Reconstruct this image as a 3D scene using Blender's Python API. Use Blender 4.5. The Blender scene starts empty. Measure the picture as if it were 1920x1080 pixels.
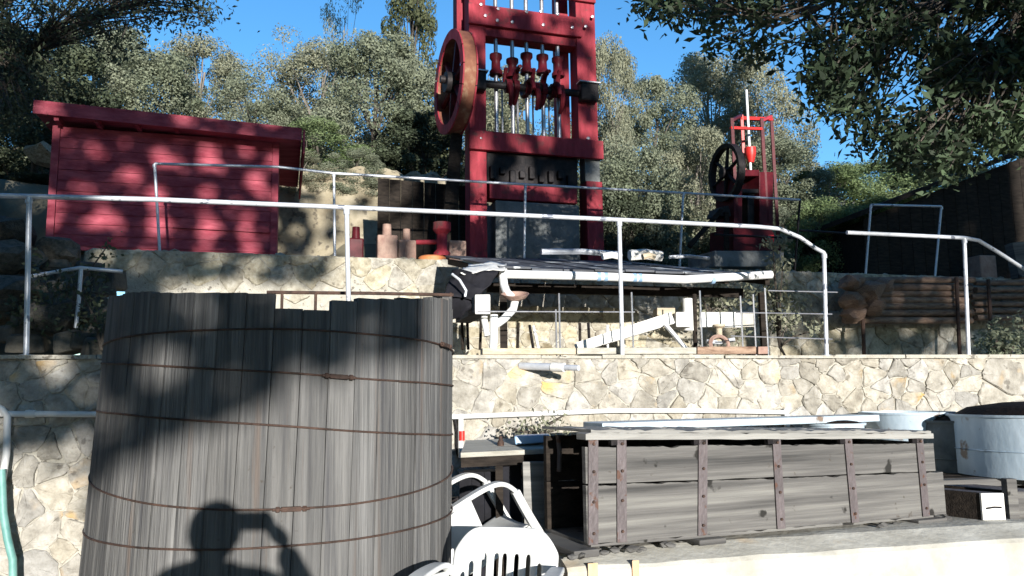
import bpy, math, random
import numpy as np
from mathutils import Vector, Matrix, noise
R = math.radians
noise.seed_set(1); random.seed(7); RNG = np.random.default_rng(7)
C = bpy.context.scene.collection
SC = bpy.context.scene

# ------------------------------------------------------------------ camera, sky, sun, exposure
EYE = Vector((0, 0, 1.6)); F = 1500.0
PITCH = math.atan(200 / F); ROLL = R(0.72)
fw = Vector((0, math.cos(PITCH), math.sin(PITCH)))
r0 = Vector((1, 0, 0)); u0 = Vector((0, -math.sin(PITCH), math.cos(PITCH)))
rt = r0 * math.cos(ROLL) - u0 * math.sin(ROLL)
up = u0 * math.cos(ROLL) + r0 * math.sin(ROLL)
cd = bpy.data.cameras.new('camera'); cam = bpy.data.objects.new('camera', cd); C.objects.link(cam)
cam.matrix_world = Matrix(((rt.x, up.x, -fw.x, EYE.x), (rt.y, up.y, -fw.y, EYE.y), (rt.z, up.z, -fw.z, EYE.z), (0, 0, 0, 1)))
cd.sensor_width = 36; cd.lens = 36 * F / 1920; cd.clip_start = 0.05; cd.clip_end = 600
SC.camera = cam

def ray(px, py): return rt * ((px - 960) / F) + up * ((540 - py) / F) + fw
def P(px, py, Y):
    v = ray(px, py); return EYE + v * (Y / v.y)

SUNV = ray(475, 975).normalized()            # direction the sunlight travels
sd = bpy.data.lights.new('sun', 'SUN'); sun = bpy.data.objects.new('sun', sd); C.objects.link(sun)
sun.rotation_euler = SUNV.to_track_quat('-Z', 'Y').to_euler()
sd.energy = 3.9; sd.angle = R(0.53); sd.color = (1.0, 0.955, 0.89)
ELEV = math.asin(-SUNV.z); AZ = math.atan2(-SUNV.x, -SUNV.y)
w = bpy.data.worlds.new('World'); SC.world = w; w.use_nodes = True
nt = w.node_tree; bg = nt.nodes['Background']; sky = nt.nodes.new('ShaderNodeTexSky')
sky.sky_type = 'NISHITA'; sky.sun_disc = False; sky.sun_elevation = ELEV; sky.sun_rotation = AZ
sky.altitude = 600; sky.air_density = 1.0; sky.dust_density = 0.0; sky.ozone_density = 3.0
hs_ = nt.nodes.new('ShaderNodeHueSaturation'); hs_.inputs['Saturation'].default_value = 1.14; nt.links.new(sky.outputs[0], hs_.inputs['Color']); nt.links.new(hs_.outputs[0], bg.inputs[0]); bg.inputs[1].default_value = 0.15
SC.view_settings.view_transform = 'Standard'; SC.view_settings.look = 'None'
SC.view_settings.exposure = 1.1; SC.view_settings.gamma = 1.0; SC.view_settings.use_curve_mapping = False
SC.cycles.max_bounces = 6; SC.cycles.diffuse_bounces = 3; SC.cycles.glossy_bounces = 2; SC.cycles.transmission_bounces = 2

# ------------------------------------------------------------------ materials
def mat(name, c1, c2=None, scale=6.0, stretch=(1, 1, 1), rough=0.85, metal=0.0, bump=0.3, bscale=None, rnd=0.0,
        c3=None, spots=None, translucent=0.0, island=0.0, coords='Object', detail=6, hue=0.0, pits=None):
    m = bpy.data.materials.new(name); m.use_nodes = True
    n = m.node_tree.nodes; l = m.node_tree.links; b = n['Principled BSDF']
    b.inputs['Roughness'].default_value = rough; b.inputs['Metallic'].default_value = metal
    tc = n.new('ShaderNodeTexCoord'); mp = n.new('ShaderNodeMapping'); mp.inputs['Scale'].default_value = stretch
    src = tc.outputs[coords]
    if rnd:
        oi = n.new('ShaderNodeObjectInfo'); ad = n.new('ShaderNodeVectorMath'); ad.operation = 'MULTIPLY_ADD'
        cb = n.new('ShaderNodeCombineXYZ')
        for i in range(3): l.new(oi.outputs['Random'], cb.inputs[i])
        l.new(cb.outputs[0], ad.inputs[0]); ad.inputs[1].default_value = (37, 19, 53); l.new(src, ad.inputs[2]); src = ad.outputs[0]
    l.new(src, mp.inputs[0])
    t = n.new('ShaderNodeTexNoise'); t.inputs['Scale'].default_value = scale; t.inputs['Detail'].default_value = detail
    t.inputs['Roughness'].default_value = 0.65
    l.new(mp.outputs[0], t.inputs['Vector'])
    ramp = n.new('ShaderNodeValToRGB'); e = ramp.color_ramp.elements
    c2 = c2 or c1
    e[0].position = 0.32; e[0].color = (*c1, 1); e[1].position = 0.68; e[1].color = (*c2, 1)
    if c3: x = e.new(0.5); x.color = (*c3, 1)
    l.new(t.outputs['Fac'], ramp.inputs[0]); col = ramp.outputs[0]
    if spots:                                 # (colour, scale, threshold, width)
        s = n.new('ShaderNodeTexNoise'); s.inputs['Scale'].default_value = spots[1]; s.inputs['Detail'].default_value = 4
        l.new(mp.outputs[0] if len(spots) > 4 else src, s.inputs['Vector'])
        mr = n.new('ShaderNodeMapRange'); mr.inputs[1].default_value = spots[2]; mr.inputs[2].default_value = spots[2] + spots[3]
        l.new(s.outputs['Fac'], mr.inputs[0])
        mx = n.new('ShaderNodeMix'); mx.data_type = 'RGBA'; l.new(mr.outputs[0], mx.inputs[0]); l.new(col, mx.inputs[6])
        mx.inputs[7].default_value = (*spots[0], 1); col = mx.outputs[2]
    if pits:                                  # (scale, threshold, darkness)
        pt = n.new('ShaderNodeTexNoise'); pt.inputs['Scale'].default_value = pits[0]; pt.inputs['Detail'].default_value = 5; l.new(src, pt.inputs['Vector'])
        pr = n.new('ShaderNodeMapRange'); pr.inputs[1].default_value = pits[1]; pr.inputs[2].default_value = pits[1] + .07; pr.inputs[4].default_value = pits[2]; l.new(pt.outputs['Fac'], pr.inputs[0])
        px_ = n.new('ShaderNodeMix'); px_.data_type = 'RGBA'; l.new(pr.outputs[0], px_.inputs[0]); l.new(col, px_.inputs[6]); px_.inputs[7].default_value = (.06, .05, .04, 1); col = px_.outputs[2]
    if rnd or island:
        hs = n.new('ShaderNodeHueSaturation')
        if rnd:
            mr = n.new('ShaderNodeMapRange'); mr.inputs[3].default_value = 1 - rnd; mr.inputs[4].default_value = 1 + rnd
            l.new(oi.outputs['Random'], mr.inputs[0]); l.new(mr.outputs[0], hs.inputs['Value'])
            if hue:
                wn = n.new('ShaderNodeTexWhiteNoise'); wn.noise_dimensions = '1D'; l.new(oi.outputs['Random'], wn.inputs['W'])
                m2 = n.new('ShaderNodeMapRange'); m2.inputs[3].default_value = 1 - hue; m2.inputs[4].default_value = 1 + hue * 1.6
                l.new(wn.outputs['Value'], m2.inputs[0]); l.new(m2.outputs[0], hs.inputs['Saturation'])
        else:
            g = n.new('ShaderNodeNewGeometry'); mr = n.new('ShaderNodeMapRange')
            mr.inputs[3].default_value = 1 - island; mr.inputs[4].default_value = 1 + island
            l.new(g.outputs['Random Per Island'], mr.inputs[0]); l.new(mr.outputs[0], hs.inputs['Value'])
        l.new(col, hs.inputs['Color']); col = hs.outputs[0]
    l.new(col, b.inputs['Base Color'])
    if bump:
        bt = n.new('ShaderNodeTexNoise'); bt.inputs['Scale'].default_value = bscale or scale * 4; bt.inputs['Detail'].default_value = 5
        l.new(mp.outputs[0], bt.inputs['Vector'])
        bm = n.new('ShaderNodeBump'); bm.inputs['Strength'].default_value = bump; bm.inputs['Distance'].default_value = 0.02
        l.new(bt.outputs['Fac'], bm.inputs['Height']); l.new(bm.outputs[0], b.inputs['Normal'])
    if translucent:
        tr = n.new('ShaderNodeBsdfTranslucent'); l.new(col, tr.inputs[0]); ms = n.new('ShaderNodeMixShader')
        ms.inputs[0].default_value = translucent; l.new(b.outputs[0], ms.inputs[1]); l.new(tr.outputs[0], ms.inputs[2])
        l.new(ms.outputs[0], n['Material Output'].inputs[0])
    return m

M = {}
M['stave'] = mat('weathered_stave_wood', (.055, .055, .058), (.165, .162, .158), 3, (9, 9, .25), .85, bump=.6, rnd=.26, c3=(.105, .104, .102), spots=((.13, .105, .09), 2, .60, .12, 1), hue=.3, pits=(26, .70, .7))
M['grey_wood'] = mat('weathered_grey_planks', (.045, .044, .043), (.20, .195, .18), 2.0, (.22, .3, 9), .85, bump=.35, bscale=12, rnd=.12, c3=(.115, .11, .105), spots=((.015, .014, .012), 5, .655, .03), pits=(17, .68, .9), detail=6)
M['pale_wood'] = mat('sun_bleached_wood', (.30, .285, .24), (.50, .48, .42), 5, (.6, 6, 6), .85, bump=.4, rnd=.1)
M['back_board'] = mat('pale_lichened_boards', (.30, .27, .20), (.62, .57, .43), 4, (3, 3, 1.2), .9, bump=.5, rnd=.3, c3=(.46, .42, .32), spots=((.12, .12, .08), 5, .6, .1))
M['silver_wood'] = mat('silver_grey_plank', (.17, .168, .16), (.36, .352, .33), 3, (.3, .5, 8), .85, bump=.5, rnd=.1)
M['raw_wood'] = mat('yellow_brown_lumber', (.36, .29, .20), (.56, .49, .37), 4, (.6, 8, 8), .8, bump=.3, rnd=.12)
M['dark_wood'] = mat('black_stained_or_shaded_wood', (.012, .010, .009), (.04, .032, .026), 5, (.6, 6, 6), .85, bump=.4, rnd=.2)
M['stone'] = mat('tan_fieldstone', (.21, .195, .17), (.49, .47, .43), 8, (1, 1, 1), .9, bump=1.0, bscale=26, rnd=.22, c3=(.35, .33, .29), pits=(13, .63, .55), spots=((.50, .36, .20), 2.6, .60, .12), hue=.35)
M['stone_up'] = mat('pale_fieldstone', (.22, .20, .16), (.58, .55, .47), 8, (1, 1, 1), .9, bump=1.0, bscale=24, rnd=.24, c3=(.40, .37, .30), pits=(11, .63, .55), spots=((.22, .19, .14), 4, .6, .1), hue=.3)
M['dark_rock'] = mat('shade_darkened_rock', (.03, .03, .025), (.12, .11, .09), 5, (1, 1, 1), .9, bump=1.0, bscale=18, rnd=.3)  # rock colour darkened to carry the shade at the left
M['mortar'] = mat('grey_lime_mortar', (.34, .32, .27), (.50, .475, .41), 11, (1, 1, 1), .95, bump=.8, bscale=60, pits=(16, .60, .7))
M['concrete'] = mat('old_pale_concrete', (.36, .345, .30), (.56, .55, .50), 3, (1, 1, 1), .9, bump=.35, bscale=20, spots=((.48, .38, .26), 2.3, .62, .12), pits=(9, .70, .5))
M['concrete_grey'] = mat('stained_concrete_or_shade_grey', (.10, .11, .11), (.22, .23, .23), 5, (1, 1, 1), .9, bump=.4)
M['dirt'] = mat('dry_tan_dirt', (.30, .25, .17), (.48, .42, .32), 1.5, (1, 1, 1), .95, bump=.8, bscale=12)
M['bankmat'] = mat('crumbling_sandy_bank', (.20, .165, .11), (.40, .35, .26), 2.5, (1, 1, 1), .95, bump=1.0, bscale=14, c3=(.30, .26, .18), pits=(7, .57, .7))
M['yard'] = mat('dark_trodden_yard', (.07, .065, .055), (.14, .125, .10), 1.5, (1, 1, 1), .95, bump=.8, bscale=12)
M['hill'] = mat('dry_hillside_soil', (.09, .08, .055), (.22, .20, .14), .8, (1, 1, 1), .95, bump=.8, bscale=6)
M['red'] = mat('faded_red_board_paint', (.24, .024, .046), (.46, .10, .135), 3, (.5, 3, 3), .85, bump=.3, rnd=.05, pits=(9, .68, .5))
M['red_timber'] = mat('dark_red_timber_paint', (.20, .008, .018), (.36, .03, .05), 4, (3, 3, .7), .75, bump=.4, rnd=.1, spots=((.09, .03, .03), 4, .58, .12), pits=(12, .66, .6))
M['red_bright'] = mat('bright_red_paint', (.50, .015, .015), (.62, .03, .02), 5, (1, 1, 1), .45, bump=.1)
M['maroon'] = mat('maroon_machine_paint', (.05, .006, .01), (.11, .012, .018), 6, (1, 1, 1), .45, bump=.15)
M['rim_wood'] = mat('rusty_brown_rim_wood', (.11, .035, .022), (.40, .28, .17), 2.5, (1, 1, 1), .8, bump=.4, c3=(.20, .075, .04))
M['iron'] = mat('dark_cast_iron', (.012, .012, .014), (.035, .03, .03), 8, (1, 1, 1), .5, metal=.3, bump=.2)
M['steel'] = mat('worn_steel_rod', (.35, .35, .37), (.55, .55, .58), 9, (1, 1, 1), .35, metal=.7, bump=.1)
M['galv'] = mat('galvanised_pipe_paint', (.50, .53, .58), (.72, .74, .78), 9, (1, 1, 1), .4, metal=.25, bump=.08, spots=((.2, .22, .27), 9, .63, .05), pits=(22, .66, .55))
M['strap'] = mat('purple_brown_painted_strap', (.085, .072, .074), (.145, .122, .126), 12, (1, 1, .6), .6, metal=.2, bump=.3, spots=((.10, .05, .035), 16, .6, .06))
M['rust'] = mat('rusty_hoop_iron', (.03, .02, .016), (.11, .062, .045), 14, (1, 1, 1), .75, metal=.3, bump=.4)
M['pvc'] = mat('white_pvc', (.72, .73, .74), (.82, .82, .80), 8, (1, 1, 1), .4, bump=.04)
M['white_paint'] = mat('chalky_white_paint', (.62, .61, .57), (.82, .82, .80), 6, (1, 1, 1), .7, bump=.15)
M['plastic'] = mat('dirty_white_resin', (.56, .57, .56), (.70, .71, .70), 7, (1, 1, 1), .42, bump=.05, spots=((.35, .31, .25), 6, .66, .14))
M['tank_blue'] = mat('pale_blue_zinc', (.40, .50, .58), (.58, .67, .74), 4, (1, 1, .5), .5, metal=.15, bump=.2, spots=((.22, .16, .12), 6, .62, .06), pits=(15, .67, .5))
M['grime'] = mat('rust_black_lid', (.006, .005, .005), (.02, .013, .010), 7, (1, 1, 1), .85, bump=.5)
M['tarp'] = mat('black_plastic_sheet', (.010, .010, .012), (.022, .022, .028), 5, (1, 1, 1), .45, bump=.7, bscale=9)
M['roofing'] = mat('tar_paper_roofing', (.02, .022, .028), (.10, .11, .13), 2.4, (1, 1, 1), .7, bump=.5, spots=((.6, .62, .62), 3.1, .60, .03))  # pale spots put sun dapple into the roofing colour
M['bluebox'] = mat('pale_blue_plastic', (.22, .36, .55), (.30, .45, .62), 6, (1, 1, 1), .4, bump=.05)
M['hose'] = mat('faded_green_hose', (.10, .26, .24), (.20, .40, .36), 9, (1, 1, 1), .5, bump=.1)
M['orange'] = mat('orange_rust_paint', (.50, .16, .05), (.62, .24, .09), 9, (1, 1, 1), .6, bump=.2)
M['block'] = mat('pinkish_brown_cast_block', (.26, .15, .12), (.42, .29, .23), 9, (1, 1, 1), .8, bump=.4)
M['log'] = mat('reddish_brown_log', (.11, .06, .04), (.33, .23, .165), 5, (.5, 5, 5), .85, bump=.6, rnd=.3)
M['bark'] = mat('grey_brown_bark', (.04, .032, .025), (.13, .11, .09), 7, (3, 3, .8), .9, bump=.9)
M['bare'] = mat('pale_bare_twig_bark', (.14, .12, .10), (.26, .23, .20), 7, (3, 3, .8), .9, bump=.4)
M['cloth'] = mat('dark_jacket_cloth', (.03, .035, .05), (.05, .055, .07), 30, (1, 1, 1), .9, bump=.2)
M['skin'] = mat('light_skin', (.45, .28, .2), (.5, .32, .23), 6, (1, 1, 1), .5, bump=.05)
def leafmat(name, a, b, tr=.32, isl=.35): return mat(name, a, b, .9, (1, 1, 1), .75, bump=0, island=isl, translucent=tr, detail=3)
for k_ in ('dark_wood', 'tarp', 'grime', 'iron', 'maroon'): M[k_].node_tree.nodes['Principled BSDF'].inputs['Specular IOR Level'].default_value = .12
M['tarp'].node_tree.nodes['Principled BSDF'].inputs['Roughness'].default_value = .8
M['leaf_oak'] = leafmat('grey_green_oak_leaf', (.17, .20, .125), (.28, .30, .215))
M['leaf_pale'] = leafmat('pale_dry_oak_leaf', (.22, .23, .15), (.33, .335, .24))
M['leaf_green'] = leafmat('fresh_green_leaf', (.13, .19, .07), (.23, .29, .14))
M['leaf_dark'] = leafmat('shaded_dark_leaf', (.04, .055, .03), (.09, .11, .06), .15)  # dark tone carries the shade on the top left oak
M['leaf_near'] = leafmat('glossy_dark_live_oak_leaf', (.025, .045, .02), (.07, .105, .05), .12, .45)
M['needle'] = leafmat('olive_pine_needle', (.07, .085, .035), (.13, .14, .07))

# ------------------------------------------------------------------ mesh helpers
class MB:
    def __init__(s): s.v = []; s.f = []
    def add(s, vs, fs):
        o = len(s.v); s.v += [tuple(v) for v in vs]; s.f += [tuple(i + o for i in f) for f in fs]; return s
    def box(s, c, size, rot=None, taper=None):
        hx, hy, hz = [a / 2 for a in size]; vs = []
        for z in (-hz, hz):
            k = 1 if (taper is None or z < 0) else taper
            vs += [Vector((-hx * k, -hy * k, z)), Vector((hx * k, -hy * k, z)), Vector((hx * k, hy * k, z)), Vector((-hx * k, hy * k, z))]
        if rot is not None: vs = [rot @ v for v in vs]
        c = Vector(c); vs = [v + c for v in vs]
        return s.add(vs, [(0, 3, 2, 1), (4, 5, 6, 7), (0, 1, 5, 4), (1, 2, 6, 5), (2, 3, 7, 6), (3, 0, 4, 7)])
    def quadbox(s, a, b, c, d, ext):          # quad a b c d pushed along ext
        e = Vector(ext); q = [Vector(v) for v in (a, b, c, d)]
        return s.add(q + [v + e for v in q], [(0, 1, 2, 3), (7, 6, 5, 4), (0, 4, 5, 1), (1, 5, 6, 2), (2, 6, 7, 3), (3, 7, 4, 0)])
    def tube(s, pts, r, n=10, cap=True):
        pts = [Vector(p) for p in pts]; rs = r if isinstance(r, (list, tuple)) else [r] * len(pts)
        rings = []; N = None
        for i, p in enumerate(pts):
            t = (pts[min(i + 1, len(pts) - 1)] - pts[max(i - 1, 0)]).normalized()
            if N is None: N = t.orthogonal().normalized()
            else:
                N = N - t * N.dot(t); N = N.normalized() if N.length > 1e-6 else t.orthogonal().normalized()
            B = t.cross(N); rings.append([p + (N * math.cos(2 * math.pi * k / n) + B * math.sin(2 * math.pi * k / n)) * rs[i] for k in range(n)])
        vs = [v for rg in rings for v in rg]; fs = []
        for i in range(len(pts) - 1):
            for k in range(n): fs.append((i * n + k, i * n + (k + 1) % n, (i + 1) * n + (k + 1) % n, (i + 1) * n + k))
        if cap: fs.append(tuple(range(n - 1, -1, -1))); fs.append(tuple(range((len(pts) - 1) * n, len(pts) * n)))
        return s.add(vs, fs)
    def lathe(s, prof, n=32, M4=None, a0=0, a1=2 * math.pi):   # prof [(r,z)...] about z
        full = abs(a1 - a0 - 2 * math.pi) < 1e-6; m = n if full else n + 1; vs = []
        for k in range(m):
            a = a0 + (a1 - a0) * k / n
            for r_, z in prof:
                v = Vector((r_ * math.cos(a), r_ * math.sin(a), z)); vs.append(M4 @ v if M4 else v)
        L = len(prof); fs = []
        for k in range(n):
            k2 = (k + 1) % m
            for j in range(L - 1): fs.append((k * L + j, k2 * L + j, k2 * L + j + 1, k * L + j + 1))
        return s.add(vs, fs)
    def build(s, name, m, parent=None, smooth=False, bevel=0.0, loc=None):
        me = bpy.data.meshes.new(name); me.from_pydata(s.v, [], s.f); me.update()
        if smooth:
            me.polygons.foreach_set('use_smooth', [True] * len(me.polygons)); 
            try: me.set_sharp_from_angle(angle=R(42))
            except Exception: pass
        me.materials.append(m); o = bpy.data.objects.new(name, me); C.objects.link(o)
        if parent is not None:
            o.parent = parent; o.location = -parent.location if loc is None else loc
        elif loc is not None: o.location = loc
        if bevel:
            b = o.modifiers.new('bevel', 'BEVEL'); b.width = bevel; b.segments = 2; b.limit_method = 'ANGLE'
        return o
def tag(o, label=None, cat=None, group=None, kind=None):
    if label: o['label'] = label
    if cat: o['category'] = cat
    if group: o['group'] = group
    if kind: o['kind'] = kind
    return o
def thing(name, loc, label, cat, group=None):
    o = bpy.data.objects.new(name, None); o.empty_display_size = .1; C.objects.link(o); o.location = loc
    return tag(o, label, cat, group)
def rock(seed, n=2, amp=.28, flat=1.0):
    import bmesh
    bm = bmesh.new(); bmesh.ops.create_icosphere(bm, subdivisions=n, radius=1)
    for v in bm.verts:
        d = noise.noise(v.co * 1.1 + Vector((seed * 3.1, seed, 0))) * amp * 2 + noise.noise(v.co * 2.6 + Vector((0, seed * 7.7, 0))) * amp
        v.co *= 1 + d; v.co.z *= flat
    me = bpy.data.meshes.new('boulder'); bm.to_mesh(me); bm.free(); return me
def leaves_mesh(name, cen, size, m, width=.5, up_bias=0.0, rng=RNG, nrm=None):
    n = len(cen); a = rng.normal(size=(n, 3)); a[:, 2] -= up_bias; a /= np.linalg.norm(a, axis=1)[:, None]
    if nrm is not None:
        q = nrm * 1.1 + rng.normal(size=(n, 3)) * .6; q /= np.linalg.norm(q, axis=1)[:, None]; a = a - q * (a * q).sum(1)[:, None]; a /= np.linalg.norm(a, axis=1)[:, None]; b = np.cross(q, a)
    else: b = rng.normal(size=(n, 3)); b = np.cross(a, b); b /= np.linalg.norm(b, axis=1)[:, None]
    c = np.cross(a, b); s = np.asarray(size).reshape(-1, 1) * np.ones((n, 1))
    v = np.empty((n, 4, 3)); v[:, 0] = cen - a * s * .5; v[:, 2] = cen + a * s * .5
    v[:, 1] = cen + b * s * .5 * width + c * s * .1 - a * s * .05; v[:, 3] = cen - b * s * .5 * width + c * s * .1 - a * s * .05
    me = bpy.data.meshes.new(name); me.vertices.add(n * 4); me.vertices.foreach_set('co', v.reshape(-1).astype(np.float32))
    me.loops.add(n * 4); me.loops.foreach_set('vertex_index', np.arange(n * 4, dtype=np.int32))
    me.polygons.add(n); me.polygons.foreach_set('loop_start', np.arange(0, n * 4, 4, dtype=np.int32))
    me.polygons.foreach_set('loop_total', np.full(n, 4, dtype=np.int32)); me.update(); me.materials.append(m); return me

# ------------------------------------------------------------------ ground levels
YARD = 0.15; MID = 1.86; TOP = 3.45
LW0 = Vector((-3.26, 5.35, 0)); LWD = Vector((7.44, 1.95, 0)).normalized()
UW0 = Vector((-4.45, 9.9, 0)); UWD = Vector((1, .277, 0)).normalized()
def wall_y(o, d, x): return o.y + (x - o.x) * d.y / d.x
def on_wall(px, py, o, d, back=0.0):          # pixel ray onto the vertical plane through a wall line
    nrm = Vector((-d.y, d.x, 0)); v = ray(px, py); q = o + nrm * back
    t = (q - EYE).dot(nrm) / v.dot(nrm); return EYE + v * t
def hz(x, y):
    yb = wall_y(UW0, UWD, x) + 4.2 + .5 * math.sin(x * .9)
    if y < yb: return TOP
    d = y - yb; h = TOP + min(d, 1.0) * 1.9 + max(0, min(d - 1, 30)) * .30 + max(0, d - 31) * .06
    return h + .35 * noise.noise(Vector((x * .35, y * .35, 0))) * min(1, d)
def sheet(name, x0, x1, yf, yb, zf, nx, ny, m):
    b = MB(); vs = []
    for j in range(ny + 1):
        for i in range(nx + 1):
            x = x0 + (x1 - x0) * i / nx; a = yf(x); c = yb(x); y = a + (c - a) * j / ny; vs.append((x, y, zf(x, y)))
    fs = [(j * (nx + 1) + i, j * (nx + 1) + i + 1, (j + 1) * (nx + 1) + i + 1, (j + 1) * (nx + 1) + i) for j in range(ny) for i in range(nx)]
    return tag(b.add(vs, fs).build(name, m, smooth=True), kind='structure')
lwy = lambda x: wall_y(LW0, LWD, x); uwy = lambda x: wall_y(UW0, UWD, x)
sheet('ground', -150, 150, lambda x: -150, lambda x: lwy(x) + .1, lambda x, y: YARD + .03 * noise.noise(Vector((x, y, 0))), 40, 40, M['yard'])
sheet('terrace_ground', -40, 40, lambda x: lwy(x) + .15, lambda x: uwy(x) + .4, lambda x, y: MID + .02 * noise.noise(Vector((x * 2, y * 2, 3))), 60, 8, M['dirt'])
sheet('upper_terrace_ground', -40, 40, lambda x: uwy(x) + .1, lambda x: uwy(x) + 4.3, lambda x, y: TOP - .02 + .03 * noise.noise(Vector((x * 2, y * 2, 9))), 60, 10, M['dirt'])
sheet('hillside', -70, 70, lambda x: uwy(x) + 3.6, lambda x: 150, lambda x, y: hz(x, y) - (.06 if y < uwy(x) + 4.2 else 0), 110, 120, M['hill'])
sheet('dirt_slope', -30, -4.85, lambda x: uwy(x) - 1.3, lambda x: uwy(x) + .5,
      lambda x, y: MID + (TOP - MID) * max(0, min(1, (y - uwy(x) + 1.3) / 1.5)) + .12 * noise.noise(Vector((x * 1.7, y * 1.7, 0))), 60, 14, M['hill'])

sheet('bank', -7.5, -1.2, lambda x: uwy(x) + 3.9, lambda x: uwy(x) + 5.2, lambda x, y: TOP - .05 + 2.55 * min(1, max(0, (y - uwy(x) - 3.9) / .9)) + .16 * noise.noise(Vector((x * 1.1, y * 2, 5))) + .16 * noise.noise(Vector((x * 5, y * 6, 5))), 110, 30, M['bankmat'])
# ------------------------------------------------------------------ stone walls
def clip(poly, a, nrm):
    out = []
    for i in range(len(poly)):
        p, q = poly[i], poly[(i + 1) % len(poly)]
        dp = (p[0] - a[0]) * nrm[0] + (p[1] - a[1]) * nrm[1]; dq = (q[0] - a[0]) * nrm[0] + (q[1] - a[1]) * nrm[1]
        if dp <= 0: out.append(p)
        if dp * dq < 0: t = dp / (dp - dq); out.append((p[0] + (q[0] - p[0]) * t, p[1] + (q[1] - p[1]) * t))
    return out
def stones(parent, o, d, s0, s1, z0, z1, cw, ch, m, seed, depth=.020, keep=None, joint=.004, limit=300):
    rr = random.Random(seed); pts = []; row = 0; z = z0 + ch * .5
    while z < z1 + ch * .3:
        s = s0 + (row % 2) * cw * .5
        while s < s1:
            pts.append((s + rr.uniform(-.38, .38) * cw, z + rr.uniform(-.34, .34) * ch)); s += cw * rr.uniform(.7, 1.35)
        z += ch; row += 1
    nrm = Vector((d.y, -d.x, 0)); count = 0
    for i, p in enumerate(pts):
        if keep and not keep(*p): continue
        poly = [(p[0] - cw * 1.3, max(z0, p[1] - ch * 1.5)), (p[0] + cw * 1.3, max(z0, p[1] - ch * 1.5)), (p[0] + cw * 1.3, min(z1, p[1] + ch * 1.5)), (p[0] - cw * 1.3, min(z1, p[1] + ch * 1.5))]
        for j, q in enumerate(pts):
            if j == i or abs(q[0] - p[0]) > cw * 2.7 or abs(q[1] - p[1]) > ch * 3: continue
            dx, dz = q[0] - p[0], q[1] - p[1]; L = math.hypot(dx, dz)
            if L < 1e-6: continue
            poly = clip(poly, ((p[0] + q[0]) / 2 - dx / L * joint, (p[1] + q[1]) / 2 - dz / L * joint), (dx / L, dz / L))
            if len(poly) < 3: break
        if len(poly) < 3: continue
        if count >= limit: break
        new = []
        for k in range(len(poly)):              # round the corners
            a, b = poly[k], poly[(k + 1) % len(poly)]
            for t in (.13, .5, .87): new.append((a[0] + (b[0] - a[0]) * t + rr.uniform(-.013, .008), a[1] + (b[1] - a[1]) * t + rr.uniform(-.011, .008)))
        poly = new; n = len(poly); cx = sum(q[0] for q in poly) / n; cz = sum(q[1] for q in poly) / n
        if max(q[0] for q in poly) - min(q[0] for q in poly) < .04 or max(q[1] for q in poly) - min(q[1] for q in poly) < .03: continue
        dep = depth * rr.uniform(.35, 1.15); tx, tz = rr.uniform(-.06, .06), rr.uniform(-.06, .06); base = o + d * cx + Vector((0, 0, cz)); vs = []
        for kk, (sc, dd) in enumerate(((1, -.03), (1, dep * .55), (.93, dep * .9), (.62, dep * 1.1))):
            for q in poly:
                a, b = (q[0] - cx) * sc, (q[1] - cz) * sc
                vs.append(d * a + Vector((0, 0, b)) + nrm * (dd + (tx * a + tz * b + (rr.uniform(-.005, .005) if kk else 0))))
        vs.append(nrm * dep * 1.12); fs = []
        for k in range(3):
            for q in range(n): fs.append((k * n + q, k * n + (q + 1) % n, (k + 1) * n + (q + 1) % n, (k + 1) * n + q))
        for q in range(n): fs.append((3 * n + q, 3 * n + (q + 1) % n, 4 * n))
        ob = MB().add(vs, fs).build('stone', m, parent, smooth=False, loc=base - parent.location); count += 1
    return count
def s_of(px, o, d):
    p = on_wall(px, 700, o, d); return (p - o).dot(d)
def slab(name, o, d, s0, s1, z0, z1, th, m, parent, n=60):
    # front face at plane, thickness th behind
    nb = Vector((-d.y, d.x, 0)); a = o + d * s0; b = o + d * s1
    return MB().quadbox(a + Vector((0, 0, z0)), b + Vector((0, 0, z0)), b + Vector((0, 0, z1)), a + Vector((0, 0, z1)), nb * th).build(name, m, parent)

lw = thing('retaining_wall', LW0 + Vector((0, 0, YARD)), 'tan fieldstone retaining wall with a thin cap behind the wooden tank and long trough', 'stone wall')
slab('mortar_core', LW0, LWD, -14, 16, YARD - .3, 1.875, .35, M['mortar'], lw)
nl = stones(lw, LW0, LWD, -1.2, 7.9, .45, 1.875, .235, .125, M['stone'], 3, keep=lambda s, z: (s < .9 or (s > 2.3 and z > 1.0)))
cap = MB(); rr = random.Random(5); s = -14
while s < 16:
    L = rr.uniform(.5, 1.1); a = LW0 + LWD * (s + .006); b = LW0 + LWD * min(16, s + L); f = Vector((LWD.y, -LWD.x, 0)) * (.02 + rr.uniform(0, .025)); h = rr.uniform(.018, .034)
    cap.quadbox(a + f + Vector((0, 0, 1.876)), b + f + Vector((0, 0, 1.876)), b + f + Vector((0, 0, 1.876 + h)), a + f + Vector((0, 0, 1.876 + h)), Vector((-LWD.y, LWD.x, 0)) * .38); s += L
cap.build('wall_cap', M['mortar'], lw)
uw = thing('retaining_wall', UW0 + Vector((0, 0, MID)), 'pale upper fieldstone retaining wall under the red shed and the tall stamp mill', 'stone wall')
slab('mortar_core', UW0, UWD, -.35, 22, MID - .2, TOP + .0, .35, M['mortar'], uw)
nu = stones(uw, UW0, UWD, -.35, 14.6, MID + .02, TOP, .36, .235, M['stone_up'], 11, depth=.03, keep=lambda s, z: (z > 3.0 if s < 3 else (True if s < 9.5 else z < 3.5)))
cob = MB(); rr = random.Random(8)
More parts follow.
